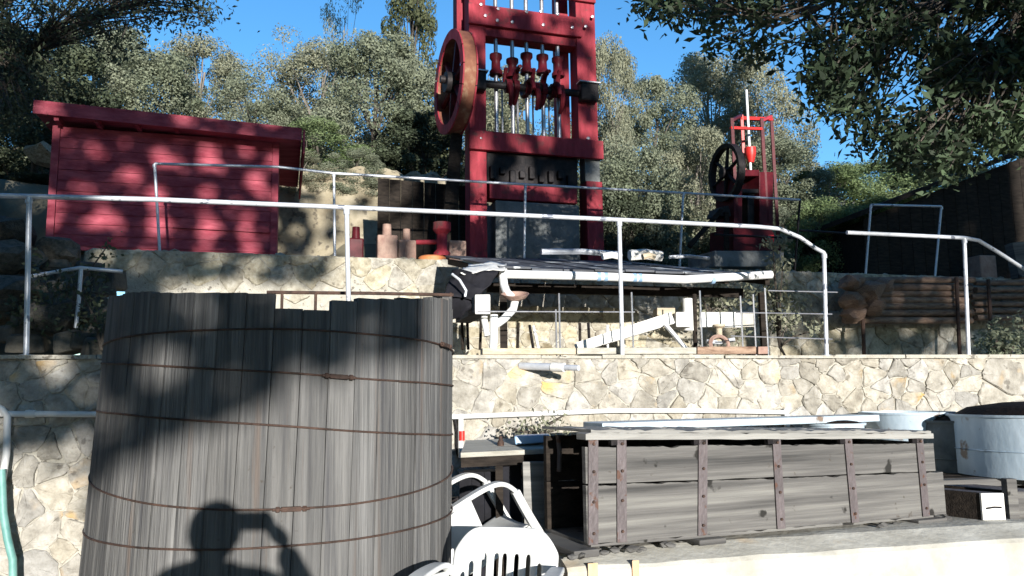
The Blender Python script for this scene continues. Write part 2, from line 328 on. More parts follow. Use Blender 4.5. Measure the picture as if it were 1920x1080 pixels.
for k in range(150):                                                 # rough coping stones of the top course
    s = -.3 + k * .1 + rr.uniform(-.04, .04); p = UW0 + UWD * s + Vector((-UWD.y, UWD.x, 0)) * rr.uniform(.02, .3) + Vector((0, 0, TOP + rr.uniform(-.01, .01)))
    me = rock(k % 9, 1, .2, .5); q = rr.uniform(.03, .075)
    cob.add([Vector(v.co) * q + p for v in me.vertices], [tuple(f.vertices) for f in me.polygons]); bpy.data.meshes.remove(me)
cb = cob.build('coping_rubble', M['stone_up'], uw); cb['kind'] = 'stuff'
print('stones', nl, nu)

# ------------------------------------------------------------------ pipe railings
def railing(label, posts, paths, r=.018, m='galv', group=None, plates=True):
    base = Vector(posts[0][0]) if posts else Vector(paths[0][0])
    t = thing('pipe_railing', base, label, 'railing', group)
    for a, b in posts:
        a, b = Vector(a), Vector(b); MB().tube([a, b], r, 12).build('post', M[m], t, True)
        if m == 'galv' and r > .015: MB().tube([b - Vector((0, 0, .05)), b - Vector((0, 0, .012))], r + .006, 12).build('tee_fitting', M[m], t, True)
        if plates: MB().lathe([(0, .012), (.045, .012), (.045, 0), (0, 0)], 14, Matrix.Translation(a)).build('foot_plate', M[m], t, True)
    for p in paths: MB().tube(p, r, 12).build('top_rail', M[m], t, True)
    return t
def lwp(px, z=1.90):                                                 # foot of a post on the lower wall top
    nb = Vector((-LWD.y, LWD.x, 0)) * .14; s = s_of(px, LW0 + nb, LWD); p = LW0 + nb + LWD * s; return Vector((p.x, p.y, z))
def lwt(px, py): return on_wall(px, py, LW0, LWD, .14)
railing('long galvanised pipe railing along the lower stone wall above the wooden tank',
        [(lwp(px), lwt(tx, ty)) for px, tx, ty in ((47, 55, 368), (655, 650, 390), (1168, 1161, 413), (1552, 1545, 474))],
        [[lwt(-260, 358), lwt(0, 367), lwt(290, 374), lwt(650, 389), lwt(1160, 412), lwt(1420, 425), lwt(1462, 429), lwt(1500, 445), lwt(1530, 466), lwt(1545, 474)]])
railing('galvanised railing bending down at the right end of the lower wall',
        [(lwp(1819), lwt(1808, 446)), (lwp(1602), lwt(1592, 437))][:1],
        [[lwt(1588, 436), lwt(1700, 441), lwt(1808, 446), lwt(1835, 451), lwt(1870, 472), lwt(1960, 530)]])
def uwt(px, py, b=.16): return on_wall(px, py, UW0, UWD, b)
def uwp(px, z=TOP + .01, b=.16):
    nb = Vector((-UWD.y, UWD.x, 0)) * b; s = s_of(px, UW0 + nb, UWD); p = UW0 + nb + UWD * s; return Vector((p.x, p.y, z))
railing('thin rear pipe railing on the upper wall in front of the red shed and mill',
        [(uwp(b), uwt(t, y)) for b, t, y in ((289, 290, 307), (624, 626, 325), (986, 985, 346), (1282, 1281, 361))],
        [[uwt(290, 307), uwt(520, 313), uwt(626, 325), uwt(985, 346), uwt(1281, 362), uwt(1500, 375)]])
railing('black square gate frame of pipe beside the small stamp mill', [(uwp(1501), uwt(1500, 375))],
        [[uwt(1340, 440), uwt(1500, 447)], [uwt(1500, 432), uwt(1640, 441)]], m='iron')
railing('short bright railing with two posts in front of the dark building',
        [(uwp(1636), uwt(1633, 384)), (uwp(1768), uwt(1765, 387))],
        [[uwt(1633, 384), uwt(1765, 387)]])
# fine rails and wire posts of the low fence on the middle terrace
t = thing('wire_fence', lwp(900), 'thin wire fence with slender posts under the white gutter of the shelter', 'fence')
MWo = LW0 + Vector((-LWD.y, LWD.x, 0)) * .55
def mw(px, py, b=0): return on_wall(px, py, MWo, LWD, b)
for px, y0, y1 in ((1048, 550, 650), (1042, 580, 640), (1166, 570, 650), (1184, 548, 655), (1312, 545, 655), (1388, 555, 655), (1412, 552, 600), (1434, 540, 657)):
    b_ = mw(px, y0); MB().tube([Vector((b_.x, b_.y, MID)), b_], .008, 6).build('wire_post', M['steel'], t)
for y0, x0, x1, y1 in ((584, 895, 1190, 585), (586, 1380, 1560, 589), (545, 1440, 1570, 548), (630, 1370, 1560, 636)):
    MB().tube([mw(x0, y0), mw(x1, y1)], .006, 6).build('wire', M['steel'], t)
t = thing('pipe_rail', mw(530, 548), 'rusty dark pipe rail just above the broken tank rim', 'pipe rail')
MB().tube([mw(500, 548), mw(700, 550), mw(850, 553)], .014, 8).build('pipe', M['rust'], t, True)
for px in (529, 592, 845): MB().tube([mw(px, 549), Vector((mw(px, 549).x, mw(px, 549).y, MID))], .012, 8).build('upright', M['rust'], t, True)
t = thing('pipe_rail', P(150, 600, 8), 'crooked pipe rail in the shade at the left above the tank', 'pipe rail')
MB().tube([P(60, 518, 7.9), P(115, 508, 7.9), P(150, 502, 7.9), P(230, 509, 8.1)], .02, 10).build('rail', M['galv'], t, True)
MB().tube([P(152, 504, 7.9), P(148, 560, 7.9), P(142, 615, 7.9)], .02, 10).build('upright', M['galv'], t, True)

# ------------------------------------------------------------------ red shed
A = P(100, 236, 10.9); B = P(524, 262, 11.75); zl, zr = A.z, B.z
dirx = Vector((B.x - A.x, B.y - A.y, 0)); Wd = dirx.length; dx = dirx.normalized(); dy = Vector((-dx.y, dx.x, 0))
O = Vector((A.x, A.y, TOP - .02)); Hl = zl - O.z; Hr = zr - O.z
sh = thing('red_shed', O, 'small dark red board shed with a sloping flat roof, dappled with tree shade', 'shed')
nb = 13
for i in range(nb):                                                   # front boards, clipped by the sloping top
    z0 = i * Hl / nb; z1 = (i + 1) * Hl / nb - .003
    x1 = Wd - .10
    topl = Hl; a0 = z0; a1 = z1
    zr1 = min(z1, Hl + (Hr - Hl)); 
    k = (i + .5) / nb
    q = [O + dx * .10 + Vector((0, 0, z0)), O + dx * x1 + Vector((0, 0, z0)), O + dx * x1 + Vector((0, 0, z1)), O + dx * .10 + Vector((0, 0, z1))]
    off = -dy * random.uniform(.0, .006)
    q[0] += off * 1.6 - dy * .01; q[1] += off * 1.6 - dy * .01
    if z1 > min(Hl, Hr): q[2].z = O.z + min(z1, Hr); q[3].z = O.z + min(z1, Hl)
    if z0 >= Hr - .02: q[1].z = q[2].z = O.z + Hr - .01
    MB().quadbox(*q, dy * .03).build('board', M['red'], sh)
MB().quadbox(O, O + dx * .095, O + dx * .095 + Vector((0, 0, Hl)), O + Vector((0, 0, Hl)), dy * .10 + Vector((0, 0, 0))).build('corner_board', M['red'], sh, loc=-O - dy * .03)
MB().quadbox(O + dx * (Wd - .095), O + dx * Wd, O + dx * Wd + Vector((0, 0, Hr)), O + dx * (Wd - .095) + Vector((0, 0, Hr)), dy * .10).build('corner_board', M['red'], sh, loc=-O - dy * .03)
for sx, hh in ((0, Hl), (Wd, Hr)):
    for i in range(13):
        z0 = i * hh / 13; z1 = (i + 1) * hh / 13 - .008; s = .03 if sx == 0 else -.03
        a = O + dx * sx + dy * .10
        MB().quadbox(a + Vector((0, 0, z0)), a + dy * 2.1 + Vector((0, 0, z0)), a + dy * 2.1 + Vector((0, 0, z1)), a + Vector((0, 0, z1)), dx * s).build('side_board', M['red'], sh)
bk = O + dy * 2.2
MB().quadbox(bk, bk + dx * Wd, bk + dx * Wd + Vector((0, 0, Hr)), bk + Vector((0, 0, Hl)), dy * .03).build('rear_wall', M['red'], sh)
# lower panel trim seen at right
tr0 = O + dx * (Wd * .53) - dy * .045
MB().quadbox(tr0 + Vector((0, 0, .62)), tr0 + dx * (Wd * .43) + Vector((0, 0, .60)), tr0 + dx * (Wd * .43) + Vector((0, 0, .66)), tr0 + Vector((0, 0, .68)), dy * .02).build('trim_rail', M['red'], sh)
# roof slab: overhang left .35, right .33, front .28
ra = P(64, 190, 10.55); rb = P(566, 243, 11.5)
rz = Vector((0, 0, -.16))
rf = MB().quadbox(ra + rz * .85, rb + rz * .85, rb, ra, dy * 2.9); rf.build('roof', M['red'], sh)
fa = -dy * .025
MB().quadbox(ra + rz * 1.1 + fa, rb + rz * 1.1 + fa, rb + fa + Vector((0, 0, .015)), ra + fa + Vector((0, 0, .015)), dy * .022).build('fascia', M['red'], sh)
MB().quadbox(rb + Vector((0.003, 0, -.36)) + dx * .02, rb + dx * .02 + dy * 2.9 + Vector((0, 0, -.36)), rb + dx * .02 + dy * 2.9, rb + dx * .02, dx * .03).build('fascia', M['red'], sh)
for k in range(7):
    s = .1 + k * (Wd / 6.0); a = O + dx * s + Vector((0, 0, Hl + (Hr - Hl) * s / Wd))
    MB().box(a - dy * .12 + Vector((0, 0, .03)), (.06, .3, .07), Matrix.Rotation(math.atan2(dx.y, dx.x), 3, 'Z')).build('rafter_tail', M['red'], sh)

# ------------------------------------------------------------------ tall five-stamp mill
def frame(px, Y, yaw, z=TOP):
    p = P(px, 500, Y); o = Vector((p.x, p.y, z)); return o, Vector((math.cos(yaw), math.sin(yaw), 0)), Vector((-math.sin(yaw), math.cos(yaw), 0))
YAW = R(17); O, ex, ey = frame(882, 12.0, YAW); Rm = Matrix.Rotation(YAW, 3, 'Z')
sm = thing('stamp_mill', O, 'tall red timber stamp mill with five iron stamps and a big wheel', 'stamp mill')
def zat(px, py, s=0.0): # height on mill front plane
    nrm = ey; v = ray(px, py); t = (O - EYE).dot(nrm) / v.dot(nrm); return (EYE + v * t).z
def sat(px, py):
    v = ray(px, py); t = (O - EYE).dot(ey) / v.dot(ey); return (EYE + v * t - O).dot(ex)
def mbx(name, s0, s1, z0, z1, d0, d1, m, bev=.008, parent=None):     # box in mill frame
    a = O + ex * s0 + ey * d0; 
    o_ = MB().box(O + ex * (s0 + s1) / 2 + ey * (d0 + d1) / 2 + Vector((0, 0, (z0 + z1) / 2 - O.z)), (s1 - s0, d1 - d0, z1 - z0), Rm).build(name, M[m], parent or sm, bevel=bev)
    if parent is not None and parent is not sm: o_.location = -sm.location - parent.location * 0
    return o_
sR0, sR1 = sat(1084, 200), sat(1120, 200)
ztop = zat(900, -60)
mbx('post', 0, .27, TOP, ztop, 0, .32, 'red_timber'); mbx('post', sR0, sR1, zat(1100, 288), ztop, 0, .32, 'red_timber')
mbx('rear_post', -.10, .12, zat(880, 60), ztop, .42, .70, 'red_timber'); mbx('rear_post', sat(1063, 200), sat(1083, 200), TOP, ztop, .34, .62, 'red_timber')
sB0, sB1 = sat(1099, 400), sat(1129, 400)
mbx('lower_post', sB0, sB1, TOP, zat(1110, 341), -.04, .28, 'red_timber')
mbx('footing_block', sB0 + .01, sB1 - .01, zat(1110, 340), zat(1110, 291), .02, .26, 'concrete_grey')
mbx('cross_beam', -.02, sR1 - .26, zat(913, 50), zat(913, 13), -.06, -.005, 'red_timber')
mbx('cross_beam', .27, sR0, zat(913, 66), zat(913, 16), .02, .30, 'red_timber')
mbx('cross_beam', -.03, sR1 + .05, zat(900, 283), zat(900, 248), -.09, -.005, 'red_timber')
mbx('cross_beam', .272, sR0 - .002, zat(900, 281), zat(900, 251), .0, .30, 'red_timber')
mbx('cross_beam', -.02, sR1, ztop - .35, ztop - .02, -.06, -.005, 'red_timber')
for px, y0 in ((884, 55), (884, 20)):
    pass
for (px, py) in ((900, 12), (908, 33), (932, 20), (930, 42), (958, 45), (985, 26), (1016, 50), (1043, 30), (1070, 55), (1108, 35), (1095, 53), (1012, 25), (899, 262), (1100, 262)):
    p = O + ex * sat(px, py) - ey * .075 + Vector((0, 0, zat(px, py) - O.z)); M4 = Matrix.Translation(p) @ Matrix.Rotation(YAW, 4, 'Z') @ Matrix.Rotation(R(90), 4, 'X')
    MB().lathe([(0, .026), (.016, .022), (.018, .01), (.028, .008), (.028, -.02)], 6, M4).build('bolt', M['steel'], sm)
# stems with tappets
zc = zat(985, 166)
stems = [(933, 98, 137), (964, 107, 142), (991, 97, 134), (1021, 100, 135), (1050, 105, 140)]
for px, ya, yb in stems:
    s = sat(px, 120); c = O + ex * s + ey * .10
    MB().tube([Vector((c.x, c.y, zat(px, 246) - .3)), Vector((c.x, c.y, zat(px, 0) + .9))], .034, 12).build('stamp_stem', M['steel'], sm, True)
    za, zb = zat(px, ya), zat(px, yb); h = za - zb
    MB().lathe([(.036, 0), (.105, 0), (.105, h * .18), (.075, h * .3), (.07, h * .7), (.10, h * .82), (.10, h), (.036, h)], 18, Matrix.Translation((c.x, c.y, zb))).build('tappet', M['maroon'], sm, True)
    # guide rods pair
for px in (948, 977, 1006, 1036):
    s = sat(px, 120); c = O + ex * s + ey * .22
    MB().tube([Vector((c.x, c.y, zat(px, 246) - .1)), Vector((c.x, c.y, zat(px, 160)))], .016, 8).build('guide_rod', M['steel'], sm, True)
ca = O + ex * -.47 + ey * -.02 + Vector((0, 0, zc - O.z)); cb_ = O + ex * (sR1 - .02) + ey * -.02 + Vector((0, 0, zc - O.z))
MB().tube([ca, cb_], .06, 14).build('camshaft', M['iron'], sm, True)
for i, px in enumerate((952, 966, 988, 1003, 1018, 1036, 1049)):
    s = sat(px, 166); c = O + ex * s + ey * -.02; c.z = zc; ang = i * 1.1
    for sg in (0, math.pi):
        pts = []; 
        for k in range(7):
            rr_ = .06 + .05 * k; a = ang + sg + k * .22
            pts.append(c + ey * math.cos(a) * rr_ + Vector((0, 0, math.sin(a) * rr_)))
        MB().tube(pts, [.05, .05, .048, .044, .04, .035, .03], 8).build('cam', M['maroon'], sm, True)
    MB().tube([c - ex * .045, c + ex * .045], .11, 16).build('cam_hub', M['maroon'], sm, True)
for s0, s1, px in ((.03, .24, 900), (sR0 + .0, sR1 - .03, 1102)):
    mbx('bearing_cap', s0, s1, zc - .15, zc + .15, -.16, -.008, 'iron', .03)
    mbx('bearing_plate', s0 - .03, s1 + .03, zc + .152, zc + .175, -.17, -.008, 'steel', .003)
# mortar box, red splash board and concrete block
mbx('mortar_box', .275, sR0 - .02, zat(1000, 347), zat(1000, 289), .03, .30, 'iron', .02)
for k in range(9):
    s = .36 + k * .16; c = O + ex * s + ey * -.01; c.z = zat(1000, 330) + .05 * math.sin(k * 2.1)
    MB().box(c, (.09, .09, .16 + .05 * math.cos(k * 3)), Rm).build('shoe_clamp', M['iron'], sm, bevel=.01)
mbx('splash_board', .31, sR0 - .06, zat(1000, 377), zat(1000, 349), -.02, .26, 'red_timber')
mbx('concrete_block', .40, sR0 - .03, TOP + .1, zat(1000, 380), -.02, .5, 'concrete_grey', .02)
mbx('sill_timber', -.1, sR1 + .15, TOP, TOP + .14, -.22, -.05, 'dark_wood')
mbx('sill_timber', -.1, sR1 + .15, TOP, TOP + .14, .56, .72, 'dark_wood')
# big wheel (bull wheel) on the camshaft left of the frame
wc = O + ex * -.36 + ey * -.02; wc.z = zc - .03; wc = P(853, 156, 11.9); wR = .79
wm = Matrix.Translation(wc) @ Matrix.Rotation(YAW + R(4), 4, 'Z') @ Matrix.Rotation(R(90), 4, 'Y')
wh = MB().lathe([(wR - .11, -.09), (wR, -.09), (wR, .09), (wR - .11, .09), (wR - .11, -.09)], 48, wm).build('bull_wheel', M['rim_wood'], sm, True)
def sub(o_, name, mbd, m, smooth=False, bevel=0): return mbd.build(name, m, o_, smooth, bevel, loc=(0, 0, 0))
for k in range(16):                                                   # felloes: painted side segments
    a0 = k * math.pi / 8 + .01; a1 = (k + 1) * math.pi / 8 - .01
    for zz in (-.115, .092):
        sub(wh, 'felloe', MB().lathe([(wR - .14, zz), (wR + .012, zz), (wR + .012, zz + .022), (wR - .14, zz + .022), (wR - .14, zz)], 4, wm, a0, a1), M['red_timber'])
for k in range(6):
    a = k * math.pi / 3 + .3; p0 = wm @ Vector((0, 0, 0)); d_ = (wm.to_3x3() @ Vector((math.cos(a), math.sin(a), 0)))
    sub(wh, 'spoke', MB().tube([p0 + d_ * .1, p0 + d_ * (wR - .08)], [.06, .045], 8), M['maroon'], True)
sub(wh, 'hub', MB().lathe([(0, -.16), (.16, -.16), (.17, .16), (0, .16)], 20, wm), M['iron'], True)
# flat drive belt and leg below the wheel
MB().quadbox(P(846, 250, 11.9), P(868, 250, 12.0), P(858, 400, 12.0), P(832, 400, 11.9), ey * .03).build('drive_belt', M['dark_wood'], sm)

# ------------------------------------------------------------------ small stamp mill at right
O2, ex2, ey2 = frame(1368, 12.7, R(24)); R2 = Matrix.Rotation(R(24), 3, 'Z')
m2 = thing('stamp_mill', O2, 'small single-stamp mill with spoked wheel and thin red frame under the trees', 'stamp mill')
def P2(px, py, d=0.0):
    v = ray(px, py); q = O2 + ey2 * d; t = (q - EYE).dot(ey2) / v.dot(ey2); return EYE + v * t
def bar(name, a, b, wd, m, par): return MB().tube([a, b], wd, 4).build(name, M[m], par)
for px, d, y0, m in ((1372, 0, 222, 'maroon'), (1428, 0, 222, 'maroon'), (1390, .5, 216, 'red_bright'), (1446, .5, 220, 'maroon')):
    a = P2(px, y0, d); bar('frame_post', Vector((a.x, a.y, TOP + .3)), a, .036, m, m2)
bar('frame_rail', P2(1370, 240), P2(1430, 242), .03, 'red_bright', m2); bar('frame_rail', P2(1388, 222, .5), P2(1448, 224, .5), .04, 'red_bright', m2)
bar('frame_rail', P2(1372, 226), P2(1390, 216, .5), .03, 'maroon', m2); bar('frame_rail', P2(1428, 226), P2(1446, 218, .5), .03, 'red_bright', m2)
a = P2(1406, 170, .25); b = P2(1408, 330, .25); MB().tube([Vector((b.x, b.y, a.z)), b], .022, 10).build('stamp_stem', M['pvc'], m2, True)
a = P2(1408, 305, .25); MB().lathe([(.02, 0), (.05, .0), (.075, .08), (.10, .16), (.10, .26), (.05, .27), (.02, .27)], 16, Matrix.Translation(a)).build('tappet', M['red_bright'], m2, True)
def bx2(name, x0, y0, x1, y1, d0, d1, m):
    a, b, c_, d_ = P2(x0, y1, d0), P2(x1, y1, d0), P2(x1, y0, d0), P2(x0, y0, d0); return MB().quadbox(a, b, c_, d_, ey2 * (d1 - d0)).build(name, M[m], m2, bevel=.012)
bx2('housing', 1424, 322, 1450, 440, -.02, .5, 'maroon'); bx2('housing', 1376, 330, 1392, 455, -.02, .45, 'maroon')
bx2('cross_head', 1392, 318, 1424, 330, 0, .4, 'maroon'); bx2('base_box', 1375, 424, 1452, 470, -.06, .55, 'maroon')
bx2('mortar', 1402, 362, 1415, 425, .05, .35, 'iron'); bx2('cross_head', 1392, 354, 1424, 362, 0, .4, 'iron')
bx2('red_valve', 1440, 440, 1452, 458, -.14, -.08, 'red_bright'); bx2('concrete_footing', 1340, 470, 1470, 500, -.1, .6, 'concrete_grey')
wc = P2(1362, 324, .12); wR = .48; wm = Matrix.Translation(wc) @ Matrix.Rotation(R(50), 4, 'Z') @ Matrix.Rotation(R(90), 4, 'Y')
wm = Matrix.Translation(wc) @ Matrix.Rotation(R(16), 4, 'Z') @ Matrix.Rotation(R(90), 4, 'Y')
wh = MB().lathe([(wR - .07, -.05), (wR, -.06), (wR, .06), (wR - .07, .05), (wR - .07, -.05)], 40, wm).build('flywheel', M['iron'], m2, True)
for k in range(6):
    a = k * math.pi / 3 + .2; d_ = wm.to_3x3() @ Vector((math.cos(a), math.sin(a), 0)); sub(wh, 'spoke', MB().tube([wc, wc + d_ * (wR - .05)], [.035, .025], 8), M['iron'], True)
sub(wh, 'hub', MB().lathe([(0, -.1), (.09, -.1), (.09, .1), (0, .1)], 16, wm), M['iron'], True)
bar('brace', P2(1352, 395), P2(1292, 462), .05, 'dark_wood', m2); bar('brace', P2(1362, 398), P2(1362, 470), .05, 'dark_wood', m2)
MB().quadbox(P2(1345, 405), P2(1372, 405), P2(1366, 385), P2(1352, 388), ey2 * .3).build('bearing_stand', M['iron'], m2, bevel=.01)

# ------------------------------------------------------------------ dark screens, castings and clutter on the upper terrace
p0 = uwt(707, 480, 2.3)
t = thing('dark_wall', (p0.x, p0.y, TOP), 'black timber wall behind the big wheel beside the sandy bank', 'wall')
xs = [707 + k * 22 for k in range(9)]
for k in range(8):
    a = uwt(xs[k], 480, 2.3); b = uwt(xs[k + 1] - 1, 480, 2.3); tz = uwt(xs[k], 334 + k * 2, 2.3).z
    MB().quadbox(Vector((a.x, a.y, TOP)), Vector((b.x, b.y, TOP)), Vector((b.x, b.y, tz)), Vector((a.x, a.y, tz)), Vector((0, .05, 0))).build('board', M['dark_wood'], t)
def casting(px, ytop, wpx, ybody, neck, label, m='block', b=.5):
    c = uwt(px, 480, b); sc_ = c.y / F; W_ = wpx * sc_; zt = uwt(px, ytop, b).z; zb = uwt(px, ybody, b).z
    t = thing('iron_casting', (c.x, c.y, TOP), label, 'casting', 'castings on the upper wall')
    MB().box((c.x, c.y, (TOP + zb) / 2), (W_, W_ * .8, zb - TOP), Matrix.Rotation(R(15), 3, 'Z')).build('body', M[m], t, bevel=.02)
    if neck: MB().lathe([(0, zt - zb), (neck * sc_ * .45, zt - zb), (neck * sc_ * .5, 0), (0, 0)], 16, Matrix.Translation((c.x, c.y, zb))).build('neck', M[m], t, True)
casting(667, 426, 28, 448, 16, 'dark maroon casting beside the railing post on the upper wall', 'maroon')
casting(725, 421, 38, 443, 18, 'brown block casting with a neck, leftmost of the pinkish pair')
casting(762, 430, 34, 452, 15, 'shorter pinkish brown block casting next to the red stand')
casting(856, 452, 33, 453, 0, 'plain pinkish brown block right of the red stand')
c = uwt(826, 480, .4)
t = thing('red_stand', (c.x, c.y, TOP), 'bright red flanged stand on a rusty orange disc beside the mill', 'stand')
MB().lathe([(0, 0), (.20, 0), (.2, .1), (.17, .12), (0, .12)], 28, Matrix.Translation((c.x - .12, c.y, TOP))).build('base_disc', M['orange'], t, True)
zz = uwt(826, 418, .4).z
MB().lathe([(0, 0), (.12, 0), (.12, .05), (.075, .1), (.075, .32), (.13, .38), (.13, zz - TOP - .12), (0, zz - TOP - .12)], 20, Matrix.Translation((c.x + .02, c.y, TOP + .12))).build('column', M['red_timber'], t, True)
MB().tube([c + Vector((-.35, 0, TOP - c.z + .33)), c + Vector((.02, 0, TOP - c.z + .33))], .035, 10).build('side_pipe', M['red_timber'], t, True)
boul = [rock(i, 2, .26, .75) for i in range(9)]
BN = [0]
def boulder(loc, s, m, label, group='loose rocks'):
    o_ = bpy.data.objects.new('boulder', boul[BN[0] % 9]); BN[0] += 1; C.objects.link(o_); o_.location = loc; o_.scale = (s, s * .9, s * .8); o_.rotation_euler = (0, 0, BN[0] * 1.3)
    if not o_.data.materials: o_.data.materials.append(m)
    return tag(o_, label, 'rock', group)
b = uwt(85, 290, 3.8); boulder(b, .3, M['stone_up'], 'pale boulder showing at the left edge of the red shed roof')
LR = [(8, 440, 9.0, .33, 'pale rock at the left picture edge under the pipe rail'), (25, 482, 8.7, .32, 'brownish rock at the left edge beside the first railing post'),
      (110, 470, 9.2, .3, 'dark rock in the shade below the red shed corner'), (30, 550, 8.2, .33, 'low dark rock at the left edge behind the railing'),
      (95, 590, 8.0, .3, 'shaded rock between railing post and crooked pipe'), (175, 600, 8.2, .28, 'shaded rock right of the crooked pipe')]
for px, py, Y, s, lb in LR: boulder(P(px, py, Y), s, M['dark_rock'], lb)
# dim stone blocks against the slope at left
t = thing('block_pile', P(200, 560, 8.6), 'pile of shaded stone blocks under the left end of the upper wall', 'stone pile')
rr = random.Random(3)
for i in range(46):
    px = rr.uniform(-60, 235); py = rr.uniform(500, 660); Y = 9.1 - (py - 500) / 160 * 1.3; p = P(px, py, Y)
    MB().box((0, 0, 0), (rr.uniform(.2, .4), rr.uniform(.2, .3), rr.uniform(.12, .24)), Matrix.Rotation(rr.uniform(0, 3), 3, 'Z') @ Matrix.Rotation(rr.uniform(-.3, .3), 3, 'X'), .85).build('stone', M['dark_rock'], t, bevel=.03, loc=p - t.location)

# ------------------------------------------------------------------ dark building at right
bO = P(1625, 500, 14.2); t = thing('dark_building', (bO.x, bO.y, TOP - .1), 'black open shed with a long sloping roof at the right under the oak', 'building')
z0_ = TOP - .1; bx_ = Vector((math.cos(R(10)), math.sin(R(10)), 0)); by_ = Vector((-bx_.y, bx_.x, 0)); bb = Vector((bO.x, bO.y, z0_))
zE = P(1625, 403, 14.2).z; zF = P(1925, 306, 14.9).z; LB = 3.4
slope = (zF - zE) / 3.0
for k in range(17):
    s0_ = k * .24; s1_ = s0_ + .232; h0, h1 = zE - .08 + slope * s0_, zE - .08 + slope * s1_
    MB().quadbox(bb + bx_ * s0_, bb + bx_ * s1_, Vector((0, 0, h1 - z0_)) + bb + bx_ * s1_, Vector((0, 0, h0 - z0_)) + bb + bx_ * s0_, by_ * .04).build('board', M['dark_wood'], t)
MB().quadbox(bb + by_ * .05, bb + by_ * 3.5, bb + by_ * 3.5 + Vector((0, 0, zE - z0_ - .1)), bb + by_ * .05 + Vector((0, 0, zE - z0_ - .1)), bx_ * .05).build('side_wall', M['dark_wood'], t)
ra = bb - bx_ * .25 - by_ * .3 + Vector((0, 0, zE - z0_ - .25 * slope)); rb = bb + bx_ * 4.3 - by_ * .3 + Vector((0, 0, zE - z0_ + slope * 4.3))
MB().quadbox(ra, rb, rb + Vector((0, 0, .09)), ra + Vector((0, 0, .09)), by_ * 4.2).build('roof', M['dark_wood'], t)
p = P(1908, 440, 13.4); q = P(1903, 392, 13.4)
tag(MB().box((0, 0, .3), (.22, .22, .6)).build('grey_post', M['grey_wood'], loc=(p.x, p.y, TOP)), 'leaning grey post in front of the dark building', 'post').rotation_euler = (0, R(-6), 0)
p = uwt(1840, 500, .45); t = thing('concrete_pier', (p.x, p.y, TOP), 'short brown concrete pier on the wall before the dark building', 'pier')
MB().box((p.x, p.y, TOP + .22), (.33, .33, .46), Matrix.Rotation(R(12), 3, 'Z')).build('pier_block', M['block'], t, bevel=.02)

# ------------------------------------------------------------------ stacked logs and pipes on the right, plants
nU = Vector((UWD.y, -UWD.x, 0))
def stack(px0, px1, y0, y1, rows, r, m, label, nm, off, jitter=.03):
    a = on_wall(px0, y1, UW0 + nU * off, UWD); t = thing(nm + '_stack', (a.x, a.y, a.z), label, 'stack'); rr = random.Random(px0)
    for k in range(rows):
        py = y1 + (y0 - y1) * (k + .5) / rows
        for j in range(2):
            p = on_wall(px0 + rr.uniform(-8, 8), py, UW0 + nU * (off - j * r * 2), UWD); q = on_wall(px1 + rr.uniform(-8, 8), py + rr.uniform(-2, 2), UW0 + nU * (off - j * r * 2), UWD)
            MB().tube([p, (p + q) / 2 + Vector((0, 0, rr.uniform(-.01, .01))), q], [r * rr.uniform(.8, 1.1), r, r * rr.uniform(.7, 1.05)], 9).build(nm, M[m], t, True)
    for px in (px0 + 25, px1 - 25):
        p = on_wall(px, y1, UW0 + nU * (off + .12), UWD); q = on_wall(px, y0, UW0 + nU * (off + .12), UWD)
        MB().tube([Vector((p.x, p.y, MID)), Vector((q.x, q.y, q.z))], .03, 8).build('rack_post', M['rust'], t, True)
    return t
stack(1590, 1818, 520, 606, 7, .055, 'log', 'rough stack of brown logs against the upper wall right of the shelter', 'log', .35)
stack(1828, 1990, 524, 602, 6, .045, 'log', 'stack of rusty pipes at the right edge on the upper wall', 'pipe', .35)
rr = random.Random(12)
for i, (px, py, s) in enumerate(((1600, 530, .16), (1628, 548, .2), (1598, 565, .17), (1640, 575, .18), (1600, 590, .16), (1655, 535, .14))):
    p = on_wall(px, py, UW0 + nU * .55, UWD); o_ = bpy.data.objects.new('boulder', rock(20 + i, 2, .25, .8)); C.objects.link(o_); o_.data.materials.append(M['log']); o_.location = p; o_.scale = (s * 1.2, s, s)
    tag(o_, ['top left orange rock at the end of the log stack', 'large orange rock second in the heap by the logs', 'small rusty rock left of the heap middle', 'lower right rust coloured rock by the logs', 'lowest rust coloured rock of the heap', 'upper right brown rock touching the logs'][i], 'rock', 'rust coloured rocks by the logs')
def bush(px, py, Y, rad, h, m, label, n=900, size=.07, cat='bush', seed=0):
    g = np.random.default_rng(seed + int(px)); p = P(px, py, Y); cl = g.normal(size=(26, 3)) * np.array([rad * .5, rad * .35, h * .3]) + np.array([0, 0, h * .5])
    c_ = cl[g.integers(0, 26, n)] + g.normal(size=(n, 3)) * rad * .16; c_[:, 2] = np.abs(c_[:, 2])
    t = thing('bush', p, label, cat); me = leaves_mesh('foliage', c_, g.uniform(.6, 1.2, n) * size, M[m], .5, rng=g)
    o_ = bpy.data.objects.new('foliage', me); C.objects.link(o_); o_.parent = t
    st = MB()
    for k in range(7):
        q = cl[k * 3]; st.tube([(0, 0, 0), (q[0] * .4, q[1] * .4, q[2] * .6), tuple(q)], [.02, .013, .005], 5)
    o_ = st.build('stems', M['bark'], t, loc=(0, 0, 0)); return t
bush(1462, 650, 10.2, .4, 1.3, 'leaf_pale', 'scrubby pale plant at the right end of the shelter', 1000, .08)
bush(1890, 675, 8.6, .3, .35, 'leaf_oak', 'low weeds at the right end of the lower wall', 600, .07)
bush(1330, 596, 10.6, .35, .5, 'leaf_pale', 'tuft of yellowish leaves behind the white board', 500, .08)
bush(1050, 652, 9.8, .3, .4, 'leaf_pale', 'dry weeds against the wall under the shelter', 350, .07)
bush(110, 640, 8.0, .5, .7, 'leaf_dark', 'dark weeds behind the railing at the left', 800, .07)
